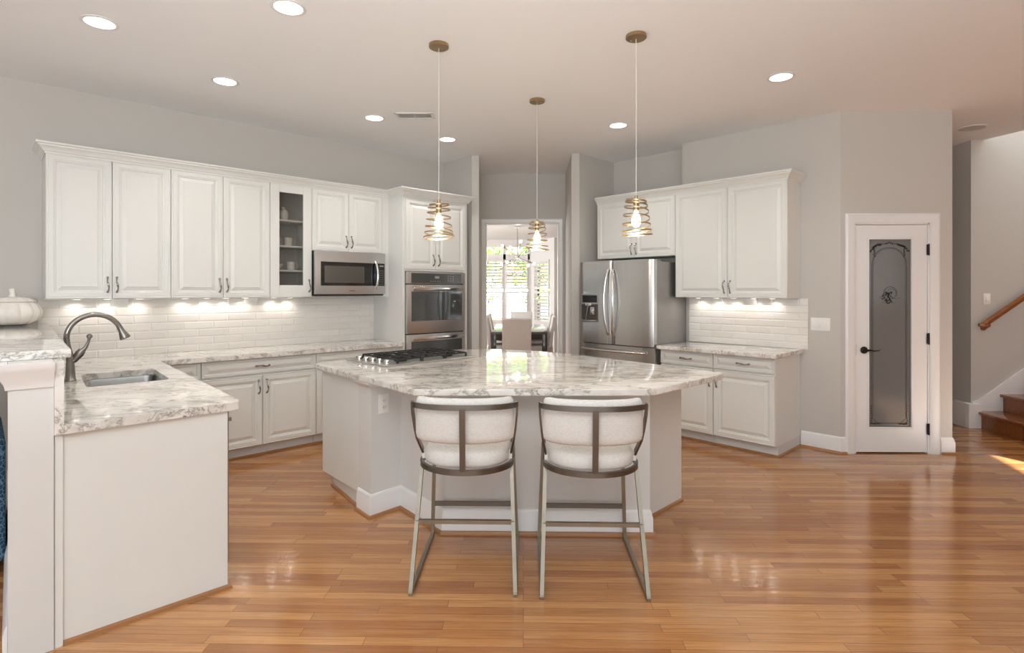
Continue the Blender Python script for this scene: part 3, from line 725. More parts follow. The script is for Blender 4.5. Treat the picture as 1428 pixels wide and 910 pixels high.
box_outlet(frame_right(3.016), .665, 1.325, 'slanted white outlet box under the cabinet beside the refrigerator')

# counters
def counter(pts, z0, z1, name, label, holes=()):
    return tag(MB().prism(pts, z0, z1, holes, bev=.007 if not holes else 0).build(name, M['stone'], smooth=30), label, 'countertop')
def rrect(c0, c1, c2, c3, r=.25, n=5):
    out = []; cs = [Vector(c) for c in (c0, c1, c2, c3)]
    for i in range(4):
        p, c, q = cs[i - 1], cs[i], cs[(i + 1) % 4]
        d0 = (p - c).normalized() * .06; d1 = (q - c).normalized() * .06
        for k in range(n + 1):
            t_ = k / n; out.append(tuple((c + d0) * (1 - t_) ** 2 + c * 2 * t_ * (1 - t_) + (c + d1) * t_ ** 2))
    return out
SK = [P(.480, 4.593), P(.441, 3.956), P(.858, 3.961), P(.889, 4.571)]   # sink corners
SKc = [P(.440, 4.455), P(.440, 3.985), P(.830, 3.985), P(.850, 4.455)]
hole = rrect(*SK)
outer = [P(.252, 2.915), P(.895, 2.925), P(.935, 2.945), P(.948, 2.985), P(1.025, 5.04), P(3.2565, 5.04), P(3.2565, LB - .0005), P(.252, LB - .0005)]
ct = counter(outer, .876, .914, 'sink_counter', 'white and grey veined stone counter wrapping from the sink peninsula along the wall', [hole])
counter([P(4.935, 3.035), P(4.935, 1.868), P(RA - .0105, 1.868), P(RA - .0105, 3.035)], .876, .914, 'side_counter', 'short veined stone counter between the refrigerator and the pantry')
# sink
cc = Vector((sum(p[0] for p in SK) / 4, sum(p[1] for p in SK) / 4))
def ring(sc, z, m): return [m.bm.verts.new((cc.x + (p[0] - cc.x) * sc, cc.y + (p[1] - cc.y) * sc, z)) for p in hole]
m = MB(); lv = [(1.05, .8725), (1.01, .8725), (.995, .86), (.97, .72), (.90, .70), (.2, .695)]
rg = [ring(a, z, m) for a, z in lv]
n = len(hole)
for a, b in zip(rg, rg[1:]):
    for k in range(n): m.bm.faces.new((a[k], a[(k + 1) % n], b[(k + 1) % n], b[k]))
m.bm.faces.new(rg[-1])
sk = thing('sink', 'undermount stainless steel sink set in the peninsula counter', 'sink', (0, 0, 0))
o = m.build('basin', M['basin'], sk); md = o.modifiers.new('thick', 'SOLIDIFY'); md.thickness = .0015; md.offset = 1
MB().lathe([(.042, .6955), (.045, .699), (.03, .700), (.01, .697)], (cc.x, cc.y, 0), 24).build('drain', M['chrome'], sk)
# faucet
fl = P(.400, 4.29); f_ = thing('faucet', 'brushed nickel gooseneck pull-down kitchen faucet behind the sink', 'faucet', (fl[0], fl[1], .9145), PI / 4)
m = MB(); m.lathe([(.031, 0), (.033, .004), (.031, .010), (.027, .02), (.024, .06), (.022, .10), (.0195, .14), (.012, .145)], (0, 0, 0), 24)
m.build('base', M['nickel'], f_)
pts = [(0, 0, .255)]; 
for i in range(25):
    t_ = PI - (PI - .35) * i / 24
    pts.append((.122 + .138 * math.cos(t_) - .002, 0, .265 + .136 * math.sin(t_)))
pts[1:1] = [(-.007, 0, .18), (-.014, 0, .225)]; pts[0] = (0, 0, .12)
m = MB(); m.tube(pts, [.0205, .0185] + [.0155] * (len(pts) - 2), seg=16); m.build('spout', M['nickel'], f_)
p0 = Vector(pts[-1]); dirn = (Vector(pts[-1]) - Vector(pts[-2])).normalized()
m = MB(); m.tube([p0 - dirn * .01, p0 + dirn * .02, p0 + dirn * .05, p0 + dirn * .065, p0 + dirn * .072], [.0165, .018, .026, .031, .030], seg=20)
m.build('spray_head', M['nickel'], f_)
m = MB(); m.tube([(.012, 0, .12), (.045, 0, .165), (.058, 0, .185)], [.018, .024, .020], seg=16); m.tube([(.05, 0, .172), (.074, -.002, .20), (.088, -.004, .235), (.092, -.004, .26)], [.016, .011, .008, .009], seg=12); m.ball((.093, -.004, .268), .016)
m.build('lever', M['nickel'], f_)
#@@PEN
# ------------------------------------------------------------ peninsula: knee wall, raised bar, end panel
kw = [P(.081, 2.93), P(.2205, 2.93), P(.2205, LB - .001), P(.165, LB - .001)]
MB().prism(kw, 0, 1.1775).build('wall_peninsula', M['island'], smooth=0, kind='structure')
base([P(.165, LB - .01), P(.081, 2.955)], 'baseboard_peninsula', False)
tag(MB().prism([P(.221, 2.918), P(.2515, 2.918), P(.2515, LB - .001), P(.221, LB - .001)], .876, 1.1778).build('stone_upstand', M['stone'], smooth=0), 'vertical grey veined stone upstand rising behind the faucet', 'upstand')
tag(MB().prism([P(-.22, 3.03), P(.285, 3.03), P(.385, LB - .012), P(-.22, LB - .012)], 1.178, 1.215, bev=.007).build('bar_top', M['stone'], smooth=30), 'raised veined stone bar top carrying the white pumpkin jar', 'countertop')
m = MB(); prof = [(.0, 1.075), (.006, 1.075), (.010, 1.095), (.020, 1.115), (.034, 1.145), (.040, 1.155), (.044, 1.1775), (0, 1.1775)]
m.sweep([P(.1, 3.6), P(.079, 2.928), P(.2205, 2.928)], prof); m.build('trim_5', M['trim'], kind='structure')
pc = thing('peninsula_cabinet', 'white sink peninsula base with a plain end panel facing the room', 'cabinet', (0, 0, 0))
MB().prism([P(.222, 2.945), P(.884, 2.945), P(.975, 5.09), P(.222, 5.09)], .0, .874, [[P(.36, 3.86), P(.89, 3.86), P(.915, 4.67), P(.36, 4.67)]]).build('body', M['cab'], pc, smooth=0)
m = MB(); m.prism([P(.224, 2.936), P(.250, 2.936), P(.250, 2.9445), P(.224, 2.9445)], 0, .874); m.build('end_strip', M['cab'], pc, smooth=0)
_e0 = Vector(P(.8855, 2.945)); _e1 = Vector(P(.9765, 5.09)); _d = (_e1 - _e0).normalized(); _az = math.atan2(_d.y, _d.x)
for x0_, x1_, hx_ in ((.72, 1.19, 1.155), (1.195, 1.665, 1.23)):
    for za_, zb_, nm_ in ((.105, .70, 'door'), (.715, .860, 'drawer_front')):
        o_ = panel_door(x0_, x1_, za_, zb_, -.0215, pc, fw=.058 if nm_ == 'door' else .026, name=nm_)
        o_.location = (_e0.x, _e0.y, 0); o_.rotation_euler = (0, 0, _az)
        if nm_ == 'door': pull(o_, hx_, .60, -.0215)
dwm = thing('dishwasher', 'dishwasher door seen edge-on at the end of the sink peninsula', 'dishwasher', (0, 0, 0))
MB().prism([P(.8885, 3.02), P(.912, 3.02), P(.937, 3.62), P(.9135, 3.62)], .10, .855, bev=.003).build('door', M['steel_side'], dwm)
MB().bar([P(.935, 3.08) + (.80,), P(.958, 3.56) + (.80,)], .018, .018).build('handle', M['steel_side'], dwm)
MB().sweep([P(.252, 2.944), P(.885, 2.944), P(.93, 4.0)], [(0, 0), (.018, 0), (.014, .014), (0, .019)]).build('trim_8', M['shoe'], kind='structure')

# pumpkin jar
jp = P(.175, 5.455); j = thing('pumpkin_jar', 'white ceramic pumpkin-shaped jar with lid on the raised bar', 'jar', (jp[0], jp[1], 1.2155))
m = MB(); m.lathe([(.07, 0), (.11, .006), (.150, .035), (.168, .075), (.168, .105), (.150, .145), (.128, .163)], (0, 0, 0), 96, 12, .07); m.build('bowl', M['ceramic'], j)
m = MB(); m.lathe([(.130, .166), (.132, .172), (.110, .190), (.070, .203), (.030, .205), (.018, .20)], (0, 0, 0), 96, 12, .06); ld = m.build('lid', M['ceramic'], j)
MB().tube([(0, 0, .198), (.002, 0, .225), (-.004, 0, .262)], [.024, .016, .017], seg=14).build('stem', M['ceramic'], ld)

# blue armchair behind the knee wall
ap = P(-.285, 4.26); ac = thing('armchair', 'blue patterned upholstered armchair behind the peninsula wall, mostly out of frame', 'armchair', (ap[0], ap[1], 0), PI / 4)
MB().box(-.28, .26, -.38, .30, .13, .46, .05, 4).build('seat', M['blue'], ac)
MB().box(-.28, .26, .20, .40, .40, .80, .06, 4).build('backrest', M['blue'], ac)
MB().box(.255, .385, -.40, .40, .06, .72, .045, 4).build('armrest', M['blue'], ac); MB().box(-.41, -.275, -.40, .40, .06, .64, .045, 4).build('armrest', M['blue'], ac)
for sx in (-.34, .33):
    for sy in (-.34, .34): MB().frustum((sx, sy, 0), (sx, sy, .065), .016, .024, 12).build('leg', M['darkwood'], ac)

# ------------------------------------------------------------ island
isl = thing('kitchen_island', 'white angular kitchen island base with grey-white end wall and baseboard', 'island', (0, 0, 0))
CAB = [P(1.93, 3.94), P(1.855, 3.40), P(2.09, 3.235), P(2.045, 2.70), (-.475, 3.375), (.77, 3.375), (.80, 3.56), P(3.10, 1.96), P(3.52, 1.985), P(3.50, 3.1), P(3.30, 3.75), P(3.0, 3.98)]
WP = [P(1.845, 3.42), P(1.830, 3.22), P(2.065, 3.235), P(2.030, 2.735), (-.485, 3.352), (.765, 3.352), (.765, 3.545), P(3.10, 1.975), P(3.10, 2.6), P(2.6, 3.42)]
# cabinet wing bodies
m = MB(); m.prism([P(1.875, 4.02), P(1.850, 3.402), P(2.6, 3.402), P(2.9, 2.9), P(3.10, 2.55), P(3.06, 1.965), P(3.54, 1.978), P(3.54, 2.9), P(3.35, 3.75), P(2.95, 4.02)], .105, .875)
m.prism([P(1.925, 3.955), P(1.850, 3.402), P(2.6, 3.402), P(2.9, 2.9), P(3.10, 2.55), P(3.06, 1.965), P(3.54, 1.978), P(3.47, 2.9), P(3.28, 3.7), P(2.92, 3.955)], 0, .105)
m.build('body', M['cab'], isl, smooth=0)
m = MB(); m.prism([P(1.838, 3.401), P(1.828, 3.222), P(2.065, 3.235), P(2.030, 2.735), (-.485, 3.355), (.762, 3.355), (.762, 3.56), P(3.055, 1.98), P(3.09, 2.54), P(2.88, 2.88), P(2.58, 3.401)], 0, .875)
m.build('end_wall', M['island'], isl, smooth=0)
bp_ = [P(1.838, 3.401), P(1.828, 3.222), P(2.065, 3.235), P(2.030, 2.735), (-.485, 3.355), (.762, 3.355), (.762, 3.53)]
bp_ = bp_
MB().sweep(bp_, BB).build('baseboard', M['trim'], isl)
MB().sweep([P(1.925, 3.955), P(1.848, 3.401)], [(0, 0), (.016, 0), (.013, .013), (0, .018)]).build('shoe_molding', M['shoe'], isl)
MB().sweep(bp_, SH).build('shoe_molding', M['shoe'], isl)
MB().sweep([P(3.07, 1.965), P(3.54, 1.978)], [(0, 0), (.016, 0), (.013, .013), (0, .018)]).build('shoe_molding', M['shoe'], isl)
# cove under the top at the stub wall
MB().sweep([P(1.838, 3.405), P(1.828, 3.222), P(2.02, 3.233)], [(0, .835), (.006, .835), (.02, .85), (.034, .862), (.036, .8745), (0, .8745)]).build('cap_molding', M['trim'], isl)
MB().sweep([(.60, 3.355), (.762, 3.355), (.762, 3.5)], [(0, .835), (.006, .835), (.02, .85), (.034, .862), (.036, .8745), (0, .8745)]).build('cap_molding', M['trim'], isl)
top = [P(1.835, 4.06), P(1.822, 3.92), (-.645, 3.135), (-.615, 3.095), (-.56, 3.088), (.70, 3.118), (.745, 3.135), (1.318, 3.70), (1.335, 3.735), (1.325, 3.775)]
# far edge sweeps round as an arc
arcp = [P(3.63, 2.05), P(3.69, 2.55), P(3.73, 3.05), P(3.68, 3.50), P(3.52, 3.88), P(3.28, 4.10), P(2.95, 4.15), P(1.90, 4.13)]
counter(top + arcp, .876, .914, 'island_counter', 'large veined stone island top with the gas cooktop set into it')
# island outlet on the stub wall
def plate(name, label, loc, rz, w, h, kind, grp=None, tw=0, dull=None):
    o = thing(name, label, 'outlet' if kind == 'duplex' else 'switch', loc, rz, grp)
    MB().box(-w / 2, w / 2, -.006, -.0005, -h / 2, h / 2, .003).build('cover_plate', M['plastic'], o)
    if kind == 'duplex':
        for sz in (-1, 1):
            c_ = MB().box(-.016, .016, -.009, -.005, sz * .021 - .014, sz * .021 + .014, .006).build('socket', M['plastic'], o)
            s_ = MB(); s_.box(-.009, -.006, -.0095, -.0085, sz * .021 - .005, sz * .021 + .006); s_.box(.006, .009, -.0095, -.0085, sz * .021 - .004, sz * .021 + .005); s_.lathe([(.0025, 0), (.0025, -.001)], (0, -.0085, sz * .021 - .010), 10, axis='Y')
            s_.build('slots', M['slot'], c_, smooth=0)
    else:
        n_ = kind
        for i in range(n_):
            cx_ = (i - (n_ - 1) / 2) * .046
            MB().box(cx_ - .016, cx_ + .016, -.010, -.005, -.033, .033, .002).build('rocker', M['plastic'], o)
    return o
_p = Vector(P(1.828, 3.222)); _q = Vector(P(2.065, 3.235)); _t = (_q - _p).normalized(); _n = Vector((_t.y, -_t.x)); _c = _p + _t * .095 + _n * .0005
plate('wall_outlet', 'white duplex outlet on the grey end wall of the island', (_c.x, _c.y, .722), math.atan2(_t.y, _t.x), .082, .128, 'duplex')
plate('wall_outlet', 'small white outlet low on the island baseboard between the stool legs', (-.125, 3.3385, .095), 0, .07, .05, 0 or 'duplex') if False else None
p_ = P(RA, 1.722); plate('light_switch', 'white three-gang switch plate on the wall left of the pantry', (p_[0], p_[1], 1.155), -PI / 4, .165, .12, 3)
plate('light_switch', 'single white switch plate above the stair handrail', (4.965, 6.05, 1.375), 0, .075, .12, 1)

# cooktop
cl = P(2.105, 3.50); ck = thing('gas_cooktop', 'stainless gas cooktop with black cast iron grates on the island', 'cooktop', (cl[0], cl[1], .9145), math.radians(45 + 2))
CW, CD = .86, .56
MB().prism([(0, 0), (CW, 0), (CW, CD), (0, CD)], 0, .011, bev=.003).build('tray', M['steel'], ck)
for i in range(5):
    k = MB(); y = .07 + i * .095
    k.lathe([(.024, .011), (.024, .016), (.019, .018), (.017, .040), (.015, .043)], (.055, y, 0), 20); k.box(.052, .058, y - .016, y + .016, .042, .046, .001)
    k.build('knob', M['chrome'], ck)
gx0 = .125; gw = (CW - .055 - gx0) / 3
for g_ in range(3):
    x0, x1 = gx0 + g_ * gw + .006, gx0 + (g_ + 1) * gw - .006; y0, y1 = .045, CD - .035
    gr = MB(); zt = .040; b = .010
    gr.bar([(x0, y0, zt), (x1, y0, zt), (x1, y1, zt), (x0, y1, zt)], b, .012, closed=True)
    for yy_ in (y0 + (y1 - y0) * .25, y0 + (y1 - y0) * .5, y0 + (y1 - y0) * .75): gr.bar([(x0, yy_, zt), (x1, yy_, zt)], b, .012)
    gr.bar([((x0 + x1) / 2, y0, zt), ((x0 + x1) / 2, y1, zt)], b, .012)
    for cy_ in (y0 + .12, y1 - .12):
        for an in (PI / 4, 3 * PI / 4):
            dx, dy = .075 * math.cos(an), .075 * math.sin(an)
            gr.bar([((x0 + x1) / 2 - dx, cy_ - dy, zt + .004), ((x0 + x1) / 2 + dx, cy_ + dy, zt + .004)], b * .8, .010)
    for xx in (x0, x1):
        for yy_ in (y0, (y0 + y1) / 2, y1): gr.tube([(xx, yy_, .0115), (xx, yy_, zt)], [.010, .008], seg=8)
    gr.build('grate', M['iron'], ck, smooth=0)
    for cy_ in ((y0 + .12, y1 - .12) if g_ != 1 else ((y0 + y1) / 2,)):
        bu = MB(); bu.lathe([(.048, .011), (.050, .020), (.036, .024), (.034, .032), (.020, .036)], ((x0 + x1) / 2, cy_, 0), 24); bu.build('burner', M['iron'], ck)

# fridge
loc, rz = frame_right(4.005); fg = thing('refrigerator', 'stainless french door refrigerator with water dispenser under the short cabinet', 'refrigerator', loc, rz)
FW = .955; FY = -(RA - 4.98); DY = -(RA - 4.905)
MB().box(.004, FW - .004, FY + .002, -.03, .03, 1.765, .004).build('body', M['steel_side'], fg)
def curved_door(x0, x1, z0, z1, bow, name, mt):
    m = MB(); n = 16; bm = m.bm; fr_, bk = [], []
    prof = []
    for i in range(n + 1):
        t_ = i / n; x = x0 + (x1 - x0) * t_
        X_ = x / FW * 2 - 1
        y = DY - bow * (1 - X_ * X_)
        e_ = min(t_, 1 - t_) * (x1 - x0)
        if e_ < .014: y += (.014 - e_) ** 2 / .014 * 1.0
        prof.append((x, y))
    prof += [(x1, FY - .002), (x0, FY - .002)]
    m.prism(prof, z0, z1)
    return m.build(name, mt, fg)
dl = curved_door(.002, .450, .892, 1.785, .022, 'door', M['steel_v']); dr = curved_door(.455, FW - .002, .892, 1.785, .022, 'door', M['steel_v'])
fz = curved_door(.002, FW - .002, .08, .882, .022, 'freezer_drawer', M['steel_v'])
for (xa, d_, sg) in ((.425, dl, -1), (.480, dr, 1)):
    h = MB(); pts = [(xa + sg * .030 * math.sin(PI * i / 18), DY - .03 - .045 * math.sin(PI * i / 18) ** .5, .99 + .70 * i / 18) for i in range(19)]
    h.tube(pts, .014, seg=12); h.build('handle', M['chrome'], d_)
h = MB(); pts = [(.06 + .82 * i / 14, DY - .028 - .045 * math.sin(PI * i / 14) ** .4, .825) for i in range(15)]
h.tube(pts, .013, seg=12); h.build('handle', M['chrome'], fz)
ds = MB(); ds.box(.035, .285, DY - .019, DY - .002, 1.120, 1.425, .003); dsp = ds.build('dispenser', M['steel_side'], dl)
MB().box(.062, .262, DY - .0215, DY - .018, 1.335, 1.412).build('display', M['black'], dsp, smooth=0)
MB().box(.050, .272, DY - .0205, DY - .0185, 1.132, 1.315).build('recess', M['screen'], dsp, smooth=0)
m = MB(); m.box(.115, .205, DY - .045, DY - .0205, 1.295, 1.330, .004); m.box(.175, .235, DY - .035, DY - .0205, 1.20, 1.285, .006); m.tube([(.15, DY - .03, 1.30), (.115, DY - .026, 1.145)], .006, seg=8)
m.box(.055, .268, DY - .036, DY - .0205, 1.130, 1.140, .002); m.build('nozzle', M['chrome'], dsp)
MB().box(.74, .775, DY - .0135, DY - .010, 1.69, 1.698).build('emblem', M['chrome'], dr)
m = MB(); m.box(.02, .09, FY - .02, FY + .10, 1.7655, 1.785, .003); m.box(FW - .09, FW - .02, FY - .02, FY + .10, 1.7655, 1.785, .003); m.build('hinge_cover', M['steel_side'], fg)
m = MB(); m.box(.03, .08, FY, FY + .05, 0, .031); m.box(FW - .08, FW - .03, FY, FY + .05, 0, .031); m.box(.03, .08, -.12, -.06, 0, .031); m.box(FW - .08, FW - .03, -.12, -.06, 0, .031); m.build('foot', M['black'], fg)
#@@STOOL
# ------------------------------------------------------------ counter stools (local: x right, y away from the sitter's back, toward the island)
def make_stool(label, loc, rz):
    s = thing('counter_stool', label, 'stool', loc, rz, 'counter stools at the island')
    hw = .252; T = .019
    # sled side frames: near (rear) leg slants, far leg upright, runner on the floor
    for sx in (-1, 1):
        x = sx * hw; xt = sx * (hw - .022)
        MB().bar([(x, -.325, .011), (xt, -.135, .575)], T, T * 1.3, up=(0, 1, 0)).build('leg', M['stool'], s, smooth=0)
        MB().bar([(x, .325, .011), (xt, .275, .575)], T, T * 1.3, up=(0, 1, 0)).build('leg', M['stool'], s, smooth=0)
        MB().bar([(x, -.335, .0115), (x, .335, .0115)], T, .022).build('runner', M['stool'], s, smooth=0)
    MB().bar([(-hw + .008, -.225, .315), (hw - .008, -.225, .315)], T, T).build('stretcher', M['stool'], s, smooth=0)
    MB().bar([(-hw + .008, .310, .200), (hw - .008, .310, .200)], T, .024).build('footrest', M['stool_dark'], s, smooth=0)
    # U-shaped seat ring
    pts = [(hw - .022, .285, .588)] + [((hw - .018) * math.cos(t), -.110 + .210 * math.sin(t), .588) for t in [-(PI) * i / 24 for i in range(25)]] + [(-(hw - .022), .285, .588)]
    MB().bar(pts + [(0, .285, .588)], .016, .026, closed=True).build('seat_ring', M['stool_dark'], s, smooth=30)
    # backrest frame: curved top rail, two side uprights, centre bar
    def back(u, z):                                      # u in -1..1 across, curved plan
        return ((.262 - .028 * max(0, (.93 - z) / .30)) * u, -.145 - .16 * math.sqrt(max(0, 1 - (u * .93) ** 2)) + .10 * (1 - 1) , z)
    n_ = 20; tr = [(.262 * math.sin(PI / 2 * (i / n_ * 2 - 1) * .97), -.240 - .118 * math.cos(PI / 2 * (i / n_ * 2 - 1) * .97), .908) for i in range(n_ + 1)]
    MB().bar(tr, .010, .026).build('top_rail', M['stool_dark'], s, smooth=30)
    for sx in (-1, 1):
        up_ = [(sx * .261, -.243, .914), (sx * .259, -.236, .86), (sx * .252, -.215, .785), (sx * .246, -.198, .735), (sx * .228, -.122, .640)]
        MB().tube(up_, 1, sec=[(-.017, -.005), (.017, -.005), (.017, .005), (-.017, .005)], up=(0, 1, 0)).build('upright', M['stool_dark'], s, smooth=0)
        MB().box(sx * .222 - .011, sx * .222 + .011, -.130, -.100, .600, .642, .003).build('spacer', M['plastic'], s)
    MB().tube([(0, -.361, .905), (0, -.337, .60)], 1, sec=[(-.014, -.005), (.014, -.005), (.014, .005), (-.014, .005)], up=(1, 0, 0)).build('centre_bar', M['stool_dark'], s, smooth=0)
    # back cushion: a curved pad just inside the frame
    m = MB(); bm = m.bm; nu, secn = 26, 14; rings = []
    for i in range(nu + 1):
        u = (i / nu * 2 - 1); th = PI / 2 * u * .94
        end = min(1.0, (1 - abs(u)) * 10 + .25) ** .5
        cxp, cyp = .246 * math.sin(th), -.215 - .108 * math.cos(th)
        nx, ny = math.sin(th), -math.cos(th)
        hh = .110 * (1 - .03 * u * u) * (.72 + .28 * end); zc = .832 + .004 * u * u; tk = .026 * end
        ring_ = []
        for k_ in range(secn):
            a_ = 2 * PI * k_ / secn
            ca, sa = math.cos(a_), math.sin(a_)
            rr_ = lambda v, p: math.copysign(abs(v) ** p, v)
            ring_.append(bm.verts.new((cxp + nx * (tk * rr_(ca, .6) - .022), cyp + ny * (tk * rr_(ca, .6) - .022) , zc + hh * rr_(sa, .45))))
        rings.append(ring_)
    for a_, b_ in zip(rings, rings[1:]):
        for k_ in range(secn): bm.faces.new((a_[k_], a_[(k_ + 1) % secn], b_[(k_ + 1) % secn], b_[k_]))
    bm.faces.new(rings[0]); bm.faces.new(rings[-1])
    m.build('back_cushion', M['linen'], s, smooth=60)
    # seat cushion: D-shaped plan, domed
    m = MB(); bm = m.bm; plan = []
    for i in range(29):
        t = -PI * i / 28; plan.append((.219 * math.copysign(abs(math.cos(t)) ** .8, math.cos(t)), -.105 + .190 * math.sin(t)))
    plan += [(-.219, .05), (-.219, .20), (-.205, .262), (-.15, .275), (0, .278), (.15, .275), (.205, .262), (.219, .20), (.219, .05)]
    lv = [(.93, .5975), (.985, .603), (1.0, .615), (1.0, .640), (.97, .660), (.88, .672), (.5, .680), (.02, .682)]
    rg = [[bm.verts.new((px * sc, .06 + (py - .06) * sc, z)) for px, py in plan] for sc, z in lv]
    n2 = len(plan)
    for a_, b_ in zip(rg, rg[1:]):
        for k_ in range(n2): bm.faces.new((a_[k_], a_[(k_ + 1) % n2], b_[(k_ + 1) % n2], b_[k_]))
    bm.faces.new(rg[0]); bm.faces.new(rg[-1])
    m.build('seat_cushion', M['linen'], s, smooth=60)
    return s
st1 = make_stool('left of the two white cushioned metal counter stools, below the cooktop side', (-.290, 2.985, 0), math.radians(0))
st2 = dup(st1, (.343, 2.965, 0), math.radians(-0.5), 'right of the two white cushioned metal counter stools, nearer the refrigerator')

# ------------------------------------------------------------ pendants
def make_pendant(label, x, y):
    p = thing('pendant_light', label, 'pendant light', (x, y, HC), 0, 'spiral pendant lights over the island')
    c = MB().lathe([(.063, 0), (.065, -.004), (.065, -.020), (.060, -.024), (.012, -.025)], (0, 0, 0), 36).build('canopy', M['bronze'], p)
    m = MB()
    for an in (.6, .6 + PI): m.ball((.035 * math.cos(an), .035 * math.sin(an), -.026), .005, u=10, v=6)
    m.build('screw', M['bronze'], c)
    MB().frustum((0, 0, -.024), (0, 0, -1.02), .0022, seg=8).build('cord', M['cord'], p)
    MB().lathe([(.006, -1.015), (.010, -1.02), (.010, -1.04), (.018, -1.045), (.018, -1.105), (.012, -1.11)], (0, 0, 0), 20).build('socket', M['bronze'], p)
    MB().lathe([(.010, -1.11), (.014, -1.125), (.024, -1.15), (.029, -1.175), (.024, -1.20), (.010, -1.212)], (0, 0, 0), 20).build('bulb', M['bulb'], p)
    m = MB(); N_ = 420; turns = 7.0; pts = []
    for i in range(N_ + 1):
        t = i / N_; th = 2 * PI * turns * t
        r = .060 + .042 * t ** .9
        f_t = t - .55 * math.sin(2 * PI * t) / (2 * PI)
        tilt = .13 * r * math.cos(th - 2 * PI * .9 * t)
        pts.append((r * math.cos(th), r * math.sin(th), -1.038 - .232 * f_t + tilt * min(1, 6 * t + .3)))
    m.tube(pts, 1, sec=[(-.0045, -.001), (.0045, -.001), (.0045, .001), (-.0045, .001)], up=(0, 0, 1)); m.build('shade', M['ribbon'], p, smooth=50)
    m = MB()
    for k_ in range(3):
        an = 2 * PI * k_ / 3; m.tube([(.012 * math.cos(an), .012 * math.sin(an), -1.035), (.060 * math.cos(an), .060 * math.sin(an), -1.035)], .0015, seg=6)
    m.build('spider', M['bronze'], p)
    return p
def glow(x, y, z, e, col=(1, .80, .55), r=.03):
    l = bpy.data.lights.new('bulb_glow', 'POINT'); l.energy = e; l.color = col; l.shadow_soft_size = r
    o = bpy.data.objects.new('bulb_glow', l); COL.objects.link(o); o.location = (x, y, z)
PD = [(-.554, 3.634, 'gold spiral pendant light over the cooktop side of the island'), (.714, 3.526, 'gold spiral pendant light in front of the cabinets above the refrigerator'), (.117, 4.703, 'gold spiral pendant light hanging in front of the dining room doorway')]
p0_ = make_pendant(PD[0][2], PD[0][0], PD[0][1])
dup(p0_, (PD[1][0], PD[1][1], HC), 1.9, PD[1][2]); dup(p0_, (PD[2][0], PD[2][1], HC), 3.6, PD[2][2])
for x, y, _ in PD: glow(x, y, HC - 1.235, 5)

# ------------------------------------------------------------ recessed ceiling lights, vent, speaker
def make_can(label, x, y, power=26):
    c = thing('recessed_light', label, 'ceiling light', (x, y, HC), 0, 'lit recessed ceiling lights')
    MB().lathe([(.098, -.0005), (.098, -.004), (.086, -.008), (.078, -.006), (.076, -.001)], (0, 0, 0), 40).build('trim_ring', M['trim'], c)
    MB().lathe([(.077, -.0045), (.070, -.006), (.02, -.0065)], (0, 0, 0), 40).build('diffuser', M['lamp'], c)
    return c
CANS = [(-2.55, 3.291, 'lit recessed light nearest the left corner, above the sink peninsula'), (-1.339, 3.138, 'lit recessed light cut by the top edge of the photo'), (-2.299, 4.235, 'lit recessed light above the two-door cabinets near the sink'),
        (-1.391, 5.16, 'lit recessed light left of the ceiling vent'), (-.809, 5.909, 'lit recessed light between the vent and the doorway'), (.927, 5.443, 'lit recessed light in front of the refrigerator alcove'), (1.947, 4.235, 'lit recessed light nearest the pantry')]
c0 = make_can(CANS[0][2], CANS[0][0], CANS[0][1])
for x, y, l in CANS[1:]: dup(c0, (x, y, HC), 0, l)
for x, y, l in CANS:
    ld_ = bpy.data.lights.new('can_glow', 'SPOT'); ld_.energy = 32; ld_.color = (1, .96, .91); ld_.spot_size = math.radians(130); ld_.spot_blend = .8; ld_.shadow_soft_size = .07
    lo = bpy.data.objects.new('can_glow', ld_); COL.objects.link(lo); lo.location = (x, y, HC - .02)
v = thing('ceiling_vent', 'rectangular white ceiling air vent beside a recessed light', 'vent', (-1.0, 5.10, HC), math.radians(1))
m = MB(); W2, D2 = .175, .085
m.box(-W2, W2, -D2, -D2 + .022, -.008, -.0005); m.box(-W2, W2, D2 - .022, D2, -.008, -.0005); m.box(-W2, -W2 + .022, -D2, D2, -.008, -.0005); m.box(W2 - .022, W2, -D2, D2, -.008, -.0005); m.box(-.006, .006, -D2, D2, -.008, -.0005)
m.build('frame', M['trim'], v, smooth=0)
MB().box(-W2 + .02, W2 - .02, -D2 + .02, D2 - .02, -.002, -.0006).build('opening', M['vent_dark'], v, smooth=0)  # thin dark sheet stands in for the shade behind the louvers
m = MB()
for i in range(22):
    x = -W2 + .03 + i * (2 * W2 - .06) / 21; m.box(x - .0025, x + .0025, -D2 + .02, D2 - .02, -.007, -.002)
m.build('louver', M['trim'], v, smooth=0)
sp = thing('ceiling_speaker', 'round unlit ceiling speaker near the hall', 'speaker', (4.448, 5.598, HC))
MB().lathe([(.125, -.0005), (.125, -.006), (.112, -.010), (.108, -.006)], (0, 0, 0), 40).build('rim', M['trim'], sp)
MB().lathe([(.107, -.005), (.104, -.0085), (.02, -.009)], (0, 0, 0), 40).build('grille', mat('speaker_grille', srgb(205, 200, 195), .7, noise=.2, nscale=400), sp)
